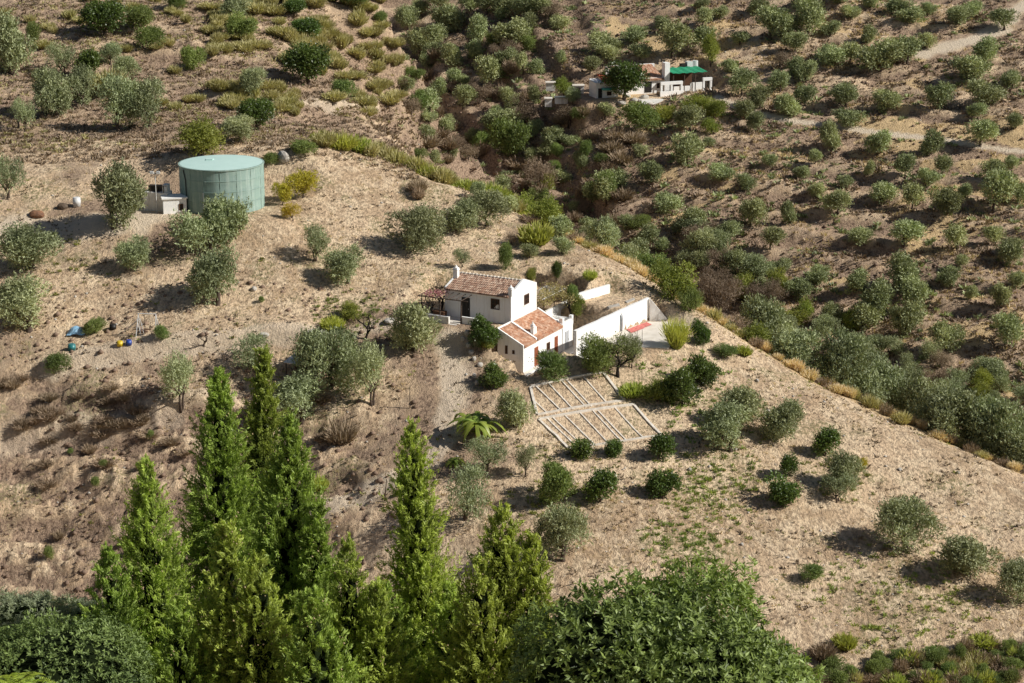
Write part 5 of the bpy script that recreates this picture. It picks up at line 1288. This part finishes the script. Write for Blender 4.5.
for i in range(4): x = x0+.2+(x1-x0-.4)*i/3; MB().box(x-.07, x+.07, 378.9, 379.04, fz-.5, Z(76, 379)).build('post', M['post'], GR)
MB().box(x0, x1-1.2, 383.3, 383.5, fz-.5, Z(74, 383.3)).build('back_wall', M['wood'], GR)
MB().box(x0+.2, X(692, 379), 379.4, 379.6, fz-.5, fz+1.1).build('low_wall', M['white'], GR); MB().box(X(694, 379), x1-.3, 380.4, 380.6, fz-.5, fz+1.5).build('low_wall', M['white'], GR)
TR = empty('roof_tank', (0, 0, 0), 0, 'white water tanks standing behind the green veranda roof', 'water tank')
MB().box(X(696, 384), X(702, 384), 383.8, 385, Z(73, 384), Z(64, 384)).build('tank', M['paintwhite'], TR); MB().cone(X(706, 384), 384.4, Z(74, 384), Z(63.5, 384), .6, .55, 12).build('tank', M['paintwhite'], TR)
MB().box(X(690, 384), X(695.5, 384), 383.9, 385, Z(73, 384), Z(66, 384)).build('cabinet', M['dark'], TR)
PO = empty('porch', (0, 0, 0), 0, 'white framed open porch with earth floor before the distant farmhouse', 'porch')
m = MB(); y = 377.2
for u in (655, 666, 677): m.box(X(u, y)-.18, X(u, y)+.18, y-.2, y+.2, fz-1.4, Z(83.5, y))
m.box(X(655, y)-.2, X(677, y)+.2, y-.24, y+.24, Z(85.5, y), Z(82.5, y)); m.build('frame', M['white'], PO)
MB().box(X(652, y), X(678, y), y-.9, y-.6, fz-2.2, Z(92, y-.7)).build('low_wall', M['white'], PO); MB().box(X(655.5, y), X(676.5, y), y+.3, y+2.4, fz-.5, fz+.3).build('floor', M['yard'], PO)
PR = empty('porch', (0, 0, 0), 0, 'narrow white frame at the right-hand end of the distant farmhouse', 'porch')
m = MB()
for u in (701.5, 709.5): m.box(X(u, y)-.18, X(u, y)+.18, y-.2, y+.2, fz-1.6, Z(82, y))
m.box(X(701.5, y)-.2, X(709.5, y)+.2, y-.24, y+.24, Z(83.5, y), Z(80.5, y)); m.build('frame', M['white'], PR)
MB().box(X(700.5, y), X(712, y), y-.7, y-.45, fz-2.2, Z(93.5, y-.7)).build('low_wall', M['white'], PR)
CT = empty('cottage', (0, 0, 0), 0, 'small white cottage with red roof left of the dark round tree', 'cottage')
y = 379.
MB().box(X(588, y), X(612, y), y, y+3.5, fz-1.5, Z(80, y)).build('wall', M['white'], CT)
tile_roof('roof', M['tile3'], CT, X(597, y), X(615.5, y), (y-.2, Z(80.5, y)), (y+4, Z(71.5, y+4)), .34, .07, .8)
m = MB(); m.add([(X(587.5, y), y-.05, Z(80.2, y)), (X(598, y), y-.05, Z(80.2, y)), (X(598, y), y+3.6, Z(75.5, y+3.6)), (X(587.5, y), y+3.6, Z(75.5, y+3.6))], [(0,1,2,3)]); m.build('flat_roof', M['white'], CT)
m = MB(); m.prism([(X(604, y+3), y+3), (X(613, y+3), y+3), (X(613, y+3), y+3.5), (X(604, y+3), y+3.5)], Z(76, y+3), [Z(64, y+3), Z(72, y+3), Z(72, y+3), Z(64, y+3)]); m.build('gable', M['white'], CT)
m = MB(); m.box(X(594, y-.8), X(608, y-.8), y-1.1, y-.02, Z(87, y), Z(85, y)); m.build('awning', M['turq'], CT)
door(CT, 'front', X(592.3, y), Z(95, y), Z(85.5, y), .8, y, 'dark'); window(CT, 'front', X(602, y), Z(93, y), Z(89, y), .9, y)
for i, (u0, u1, v0, v1, yy, l) in enumerate([(546,555,83,87,384,'white walled shack scrap left of the yellow-green tree at the far farm'),(573,584,86,92,381,'low white shed immediately left of the red roofed cottage'),(545,552,99,103,377,'short white wall stub below the bright yellow-green tree'),(555,568,98,100,378,'grey sheet roofed lean-to below the bright yellow-green tree')]):
    t = empty('shed', (0, 0, 0), 0, l, 'shed'); MB().box(X(u0, yy), X(u1, yy), yy, yy+1.6, Z(v1+4, yy), Z(v0, yy)).build('wall', M['white2'], t); MB().box(X(u0-.6, yy), X(u1+.6, yy), yy-.2, yy+1.8, Z(v0, yy)+.003, Z(v0, yy)+.12).build('roof', M['metal' if i == 3 else 'kerb'], t)
    if i == 1: door(t, 'front', X((u0+u1)/2, yy), Z(v1+2, yy), Z(v0+1.5, yy), .7, yy, 'wood')
pc = np.array([X(648, 381), 381.]); ra = math.radians(20); cr, sr = math.cos(ra), math.sin(ra)
for o_ in [FH, GR, TR, PO, PR, CT]:
    o_.rotation_euler = (0, 0, ra); o_.location = (pc[0]-cr*pc[0]+sr*pc[1], pc[1]-sr*pc[0]-cr*pc[1], 0)
TW = empty('terrace', (0, 0, 0), 0, 'white paved terrace edge in front of the distant farmhouse', 'terrace')
MB().box(X(628, 374.5), X(652, 374.5), 374.4, 377.8, fz-2.5, fz-.35).build('retaining_wall', M['white'], TW); MB().box(X(629, 374.5), X(652, 374.5), 374.6, 377.6, fz-.347, fz-.3).build('floor', M['concrete'], TW)
TW.rotation_euler = (0, 0, ra); TW.location = FH.location
for i, (u, v, w_, h_) in enumerate([(622,106,14,6),(634,103,12,6),(645,100,12,6),(650,106,10,5),(638,109,12,5),(628,99,8,5)]):
    rock(u, v-2, w_*.8, h_*.7, 'whitewashed rock in the rockery below the distant farmhouse'); C.objects[-1]['group'] = 'whitewashed rocks below the distant farmhouse'

# ------------------------------------------------------------------ foreground trees on the camera's own slope
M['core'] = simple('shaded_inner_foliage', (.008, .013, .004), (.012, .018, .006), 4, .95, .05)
def cypress(label, spires, seed, dens=15, cones=250):
    dens = 34
    """spires: (u_top, v_top, distance, base radius m, taper length m)"""
    rs = np.random.RandomState(seed)
    spires = [(u, v, d, r*1.14, tl*1.28) for u, v, d, r, tl in spires]
    tops = [ray(u, v, d) for u, v, d, r, tl in spires]
    bx, by = tops[0][0], tops[0][1]; bz = height(bx, by)
    root = empty('cypress_tree', (bx, by, bz), 0, label, 'cypress')
    Vs = []; Fs = []; T = []; off = 0; core = MB(); CV = []
    tr = MB()
    for (u, v, d, r, tl), tp in zip(spires, tops):
        x0, y0 = tp[0]-bx, tp[1]-by; z1 = tp[2]-bz; Hh = z1
        def rad(s): return r*(1-np.exp(-(s/tl)))*(1+.10*np.sin(s*1.7+seed)+.07*np.sin(s*4.1+seed*2)) + .04
        def axis(s): return x0+.12*np.sin(s*.45+seed), y0+.10*np.cos(s*.5+seed)
        smax = min(Hh-.6, 10.5)
        area = 2*np.pi*r*smax; n_ = int(area*dens)
        s = smax*rs.rand(n_*2)**.85; keep = rs.rand(n_*2) < np.clip(rad(s)/r, .5, 1)*np.where(s > 8, .5, 1); s = s[keep][:n_]; n_ = len(s)
        th = rs.rand(n_)*2*np.pi
        lump = np.clip(.5+1.5*(fbm(th*1.9+seed, s*1.3, 3, seed+5)-.5), 0, 1.1)
        ax, ay = axis(s); R_ = rad(s)*(.50+.70*lump)*(.70+.3*rs.rand(n_))*(1-.75*rs.rand(n_)**2.2)
        o_ = np.stack([np.cos(th), np.sin(th), 0*th], -1)
        p = np.stack([ax, ay, z1-s], -1)+o_*R_[:, None]
        up = .95-.35*np.clip(s/8, 0, 1)
        dirv = unit(o_*(.38+.35*np.clip(s/6, 0, 1))[:, None]+np.array([0, 0, 1.])*up[:, None]+.28*rs.normal(size=(n_, 3)))
        Lp = (.20+.38*rs.rand(n_)**1.5)*np.clip(.5+s/3, .45, 1.15)
        m_ = 42; t = rs.rand(n_, m_)
        side = unit(np.cross(dirv, sph(rs, n_)))                    # each plume is a flattened spray
        pos = p[:, None]+dirv[:, None]*(t*Lp[:, None])[..., None]+side[:, None]*((rs.rand(n_, m_)-.5)*.24*(1-.7*t)*Lp[:, None]*1.6)[..., None]+rs.normal(size=(n_, m_, 3))*.018
        sg = np.sign(rs.rand(n_, m_)-.5)
        ld = unit(dirv[:, None]*1.+side[:, None]*(sg*.55)[..., None]+.38*rs.normal(size=(n_, m_, 3)))
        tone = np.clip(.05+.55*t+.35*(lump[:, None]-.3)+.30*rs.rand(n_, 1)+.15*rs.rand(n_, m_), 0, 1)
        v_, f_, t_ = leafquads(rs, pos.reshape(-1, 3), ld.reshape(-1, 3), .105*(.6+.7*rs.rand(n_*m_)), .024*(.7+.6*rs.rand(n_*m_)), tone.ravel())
        Vs.append(v_); Fs.append(f_+off); T.append(t_); off += len(v_)
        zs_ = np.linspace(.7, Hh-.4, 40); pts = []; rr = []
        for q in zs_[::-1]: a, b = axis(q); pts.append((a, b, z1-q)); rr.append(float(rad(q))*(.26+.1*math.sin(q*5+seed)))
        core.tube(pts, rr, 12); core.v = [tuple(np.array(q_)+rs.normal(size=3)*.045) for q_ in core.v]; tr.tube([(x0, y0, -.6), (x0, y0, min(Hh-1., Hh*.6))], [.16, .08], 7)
        k = rs.randint(0, n_, cones); CV.append(p[k]+dirv[k]*Lp[k][:, None]*.55+.0)
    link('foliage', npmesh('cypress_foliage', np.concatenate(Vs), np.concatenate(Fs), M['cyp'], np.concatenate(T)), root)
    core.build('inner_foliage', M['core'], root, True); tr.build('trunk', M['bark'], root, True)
    cv = np.concatenate(CV); cv = (cv[:, None]+rs.normal(size=(len(cv), 3, 3))*.06).reshape(-1, 3)
    oc = np.array([(1,0,0),(0,1,0),(-1,0,0),(0,-1,0),(0,0,1.15),(0,0,-1.15)]); of = np.array([(0,1,4),(1,2,4),(2,3,4),(3,0,4),(1,0,5),(2,1,5),(3,2,5),(0,3,5)])
    sz = (.014+.012*rs.rand(len(cv)))[:, None, None]
    VV = (cv[:, None]+oc[None]*sz).reshape(-1, 3); FF = (of[None]+(np.arange(len(cv))*6)[:, None, None]).reshape(-1, 3)
    o = link('cones', npmesh('cypress_cones', VV, FF, M['cone'], None, True), root); o['kind'] = 'stuff'
    return root
cypress('tallest broad foreground cypress, in the middle of the left group', [(213,376,41,1.15,3.0)], 1, 20, 130)
cypress('thin-tipped foreground cypress just right of the tallest one', [(259,352,43,.85,4.2),(268,470,42.4,.8,2.0)], 2, 20, 120)
cypress('right-hand foreground cypress of the left group, darkest green', [(291,418,39,1.1,2.6),(318,505,38.5,.7,2.0)], 3, 20, 150)
cypress('slim pointed foreground cypress left of the tallest one', [(151,462,38,.85,1.8)], 4, 20, 120)
cypress('lowest foreground cypress at the left of the group', [(113,551,37,.75,1.6)], 5, 20, 60)
cypress('separate pointed foreground cypress standing under the porch path', [(412,430,40,.80,2.2),(420,560,39.4,.9,1.6)], 6, 20, 60)
cypress('small bright cypress low between the two foreground groups', [(344,545,37,.62,1.5),(372,590,36.6,.8,1.6)], 7, 20, 50)
cypress('bushy cone-laden foreground cypress right of the separate one', [(497,512,37,.95,1.4),(476,560,36.4,.75,1.3),(528,540,37,.8,1.5)], 8, 20, 190)
cypress('short feathery cypress touching the glossy-leaved tree', [(572,606,36,.60,1.2),(548,640,35.5,.8,1.2)], 9, 20, 40)
cypress('low cone-laden cypress in front of the tallest one', [(232,525,36,.9,1.8),(262,560,35.6,.8,1.4)], 10, 20, 200)
cypress('low bushy cypress below the dark right-hand one', [(318,590,35,.85,1.3),(185,610,35.4,.8,1.3)], 11, 20, 110)

cypress('low feathery cypress filling the gap between the two foreground groups', [(388,590,38,.75,1.4),(362,622,37.4,.7,1.2)], 12, 20, 60)
cypress('low feathery cypress between the separate one and cone-laden one', [(446,585,38,.7,1.4)], 13, 20, 60)
cypress('leftmost low cypress rising out of the dark bottom left bush', [(80,610,36.5,.6,1.2)], 14, 20, 40)
def leafy_dome(name, label, cat, u, v, d, rx, rz, mat, n, L_, Wd_, seed, per=8, bumpy=.22, extra=(), core=.80):
    rs = np.random.RandomState(seed); c = ray(u, v, d); gz = height(c[0], c[1]); root = empty(name, (c[0], c[1], gz), 0, label, cat)
    zc = c[2]-gz; Vs = []; Fs = []; T = []; off = 0; cm = MB()
    for (dx, dy, dz, f) in [(0, 0, 0, 1)]+list(extra):
        m_ = int(n*f*f); dd_ = sph(rs, m_); dd_[:, 2] = dd_[:, 2]*.9+.1; dd_ = unit(dd_)
        lump = fbm(dd_[:, 0]*2.6+seed, dd_[:, 1]*2.6+dd_[:, 2]*2.9, 3, seed)
        shell = (1-bumpy*1.2+bumpy*2.2*lump)*(.80+.22*rs.rand(m_))
        p = np.array([dx, dy, zc+dz])+dd_*np.array([rx*f, rx*f, rz*f])*shell[:, None]
        ax = unit(dd_+.4*sph(rs, m_)+np.array([0, 0, .25])); th = rs.rand(m_, per)*6.28
        a1 = unit(np.cross(ax, sph(rs, m_))); a2 = np.cross(ax, a1)
        out = a1[:, None]*np.cos(th)[..., None]+a2[:, None]*np.sin(th)[..., None]
        ld = unit(out*.9+ax[:, None]*.55+.2*rs.normal(size=(m_, per, 3)))
        LL = L_*(.5+.8*rs.rand(m_, per)); pos = p[:, None]+ld*LL[..., None]*.5+ax[:, None]*(rs.rand(m_, per)*L_*.9)[..., None]
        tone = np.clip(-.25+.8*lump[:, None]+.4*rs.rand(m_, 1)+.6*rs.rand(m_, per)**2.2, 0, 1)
        # folded leaf: two triangles hinged on the midrib
        q = pos.reshape(-1, 3); l = ld.reshape(-1, 3); N = len(q); s = unit(np.cross(l, ax.repeat(per, 0)+.5*sph(rs, N))); upv = np.cross(s, l)
        lw = LL.ravel()[:, None]; W3 = Wd_*(.8+.4*rs.rand(N))[:, None]
        V_ = np.stack([q-l*lw*.5, q+s*W3*.5+upv*W3*.22-l*lw*.05, q+l*lw*.5, q-s*W3*.5+upv*W3*.22-l*lw*.05], 1).reshape(-1, 3)
        f0 = np.arange(N)[:, None]*4; F_ = np.concatenate([f0+np.array([0, 1, 2]), f0+np.array([0, 2, 3])])
        Vs.append(V_); Fs.append(F_+off); T.append(np.repeat(tone.ravel(), 4)); off += len(V_)
        # inner mass
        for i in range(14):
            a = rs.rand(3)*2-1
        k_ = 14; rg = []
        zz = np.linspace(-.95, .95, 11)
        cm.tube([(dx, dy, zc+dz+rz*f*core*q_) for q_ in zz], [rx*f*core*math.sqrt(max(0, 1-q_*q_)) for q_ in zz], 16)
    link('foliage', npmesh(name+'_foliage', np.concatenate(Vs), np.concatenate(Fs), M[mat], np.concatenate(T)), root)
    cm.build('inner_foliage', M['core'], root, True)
    tr = MB(); tr.tube([(0, 0, -.5), (.1, 0, zc*.5), (0, .1, zc)], [.2, .15, .1], 8); tr.build('trunk', M['bark'], root, True)
    return root
leafy_dome('evergreen_tree', 'dark glossy-leaved tree filling the bottom of the photo right of the cypresses', 'tree', 680, 728, 30, 2.35, 2.45, 'laurel', 4600, .135, .044, 21, 8, .30,
           [(1.6, .1, -.75, .62), (-1.35, -.2, .95, .62), (-.5, .3, .75, .6), (.2, .6, .3, .75), (.6, -.9, -.3, .7)], .72)
leafy_dome('evergreen_bush', 'dark small-leaved bush at the bottom left corner under the cypress', 'bush', 68, 700, 34, 1.75, 1.6, 'laureldark', 4200, .085, .030, 22, 8, .2, [(-1.2, .3, .15, .7)], .8)
leafy_dome('grey_bush', 'pale grey-green bush at the left edge behind the dark bush', 'bush', 22, 640, 40, 1.35, 1.15, 'greyleaf', 3800, .09, .018, 23, 8, .3, [(1.3, .6, -.1, .7)], .75)
# bright fern-like fronds bottom left
p = ray(14, 690, 27); gz = height(p[0], p[1]); t = empty('fern_palm', (p[0], p[1], gz), 0, 'bright yellow-green feathery fronds in the bottom left corner', 'plant')
MB().tube([(0, 0, -.3), (.05, 0, (p[2]-gz)*.6), (0, 0, p[2]-gz)], [.12, .09, .05], 7).build('stem', M['bark'], t, True)
rs = np.random.RandomState(5)
for i in range(13):
    th = i/13*6.28+rs.rand()*.3; L_ = .55+.2*rs.rand(); P_ = []; D_ = []; LLs = []
    for k in range(26):
        q = k/25; c = np.array([math.cos(th)*L_*q, math.sin(th)*L_*q, (p[2]-gz)+.05+.32*q-.42*q*q]); tg = unit(np.array([math.cos(th), math.sin(th), .32-.84*q])); sd_ = np.array([-math.sin(th), math.cos(th), 0])
        for s in (-1, 1):
            l_ = .13*math.sin(math.pi*min(1, .15+q*.85))+.015; dv_ = unit(sd_*s+tg*.5); P_.append(c+dv_*l_*.5); D_.append(dv_); LLs.append(l_)
    v_, f_, t_ = leafquads(rs, np.array(P_), np.array(D_), np.array(LLs), .022, .4+.6*rs.rand(len(P_)))
    link('frond', npmesh('frond', v_, f_, M['frond'], t_), t)


# ------------------------------------------------------------------ camera, light, world
cam = bpy.data.cameras.new('camera'); co = bpy.data.objects.new('camera', cam); C.objects.link(co)
co.location = (0, 0, 0); co.rotation_euler = (math.pi/2-PIT, 0, 0)
cam.sensor_width = 36; cam.lens = F*36/1024; cam.clip_end = 4000; cam.clip_start = .5
scene.camera = co
EL = math.radians(36.5); AZ = math.radians(78)       # azimuth measured to the right of the towards-camera direction
S = np.array([math.cos(EL)*math.sin(AZ), -math.cos(EL)*math.cos(AZ), math.sin(EL)])
sd = bpy.data.lights.new('sun', 'SUN'); sd.energy = 5.0; sd.angle = math.radians(.5); sd.color = (1., .965, .90)
so = bpy.data.objects.new('sun', sd); C.objects.link(so)
from mathutils import Vector
so.rotation_euler = Vector(S).to_track_quat('Z', 'Y').to_euler(); so.location = (60, 0, 80)
w = bpy.data.worlds.new('World'); scene.world = w; w.use_nodes = True; nt = w.node_tree
bg = nt.nodes['Background']; sky = nt.nodes.new('ShaderNodeTexSky'); sky.sky_type = 'NISHITA'; sky.sun_disc = False
sky.sun_elevation = EL; sky.sun_rotation = math.atan2(S[0], S[1]); sky.altitude = 300
nt.links.new(sky.outputs[0], bg.inputs[0]); bg.inputs[1].default_value = .05
scene.view_settings.view_transform = 'Standard'; scene.view_settings.look = 'None'; scene.view_settings.exposure = 0
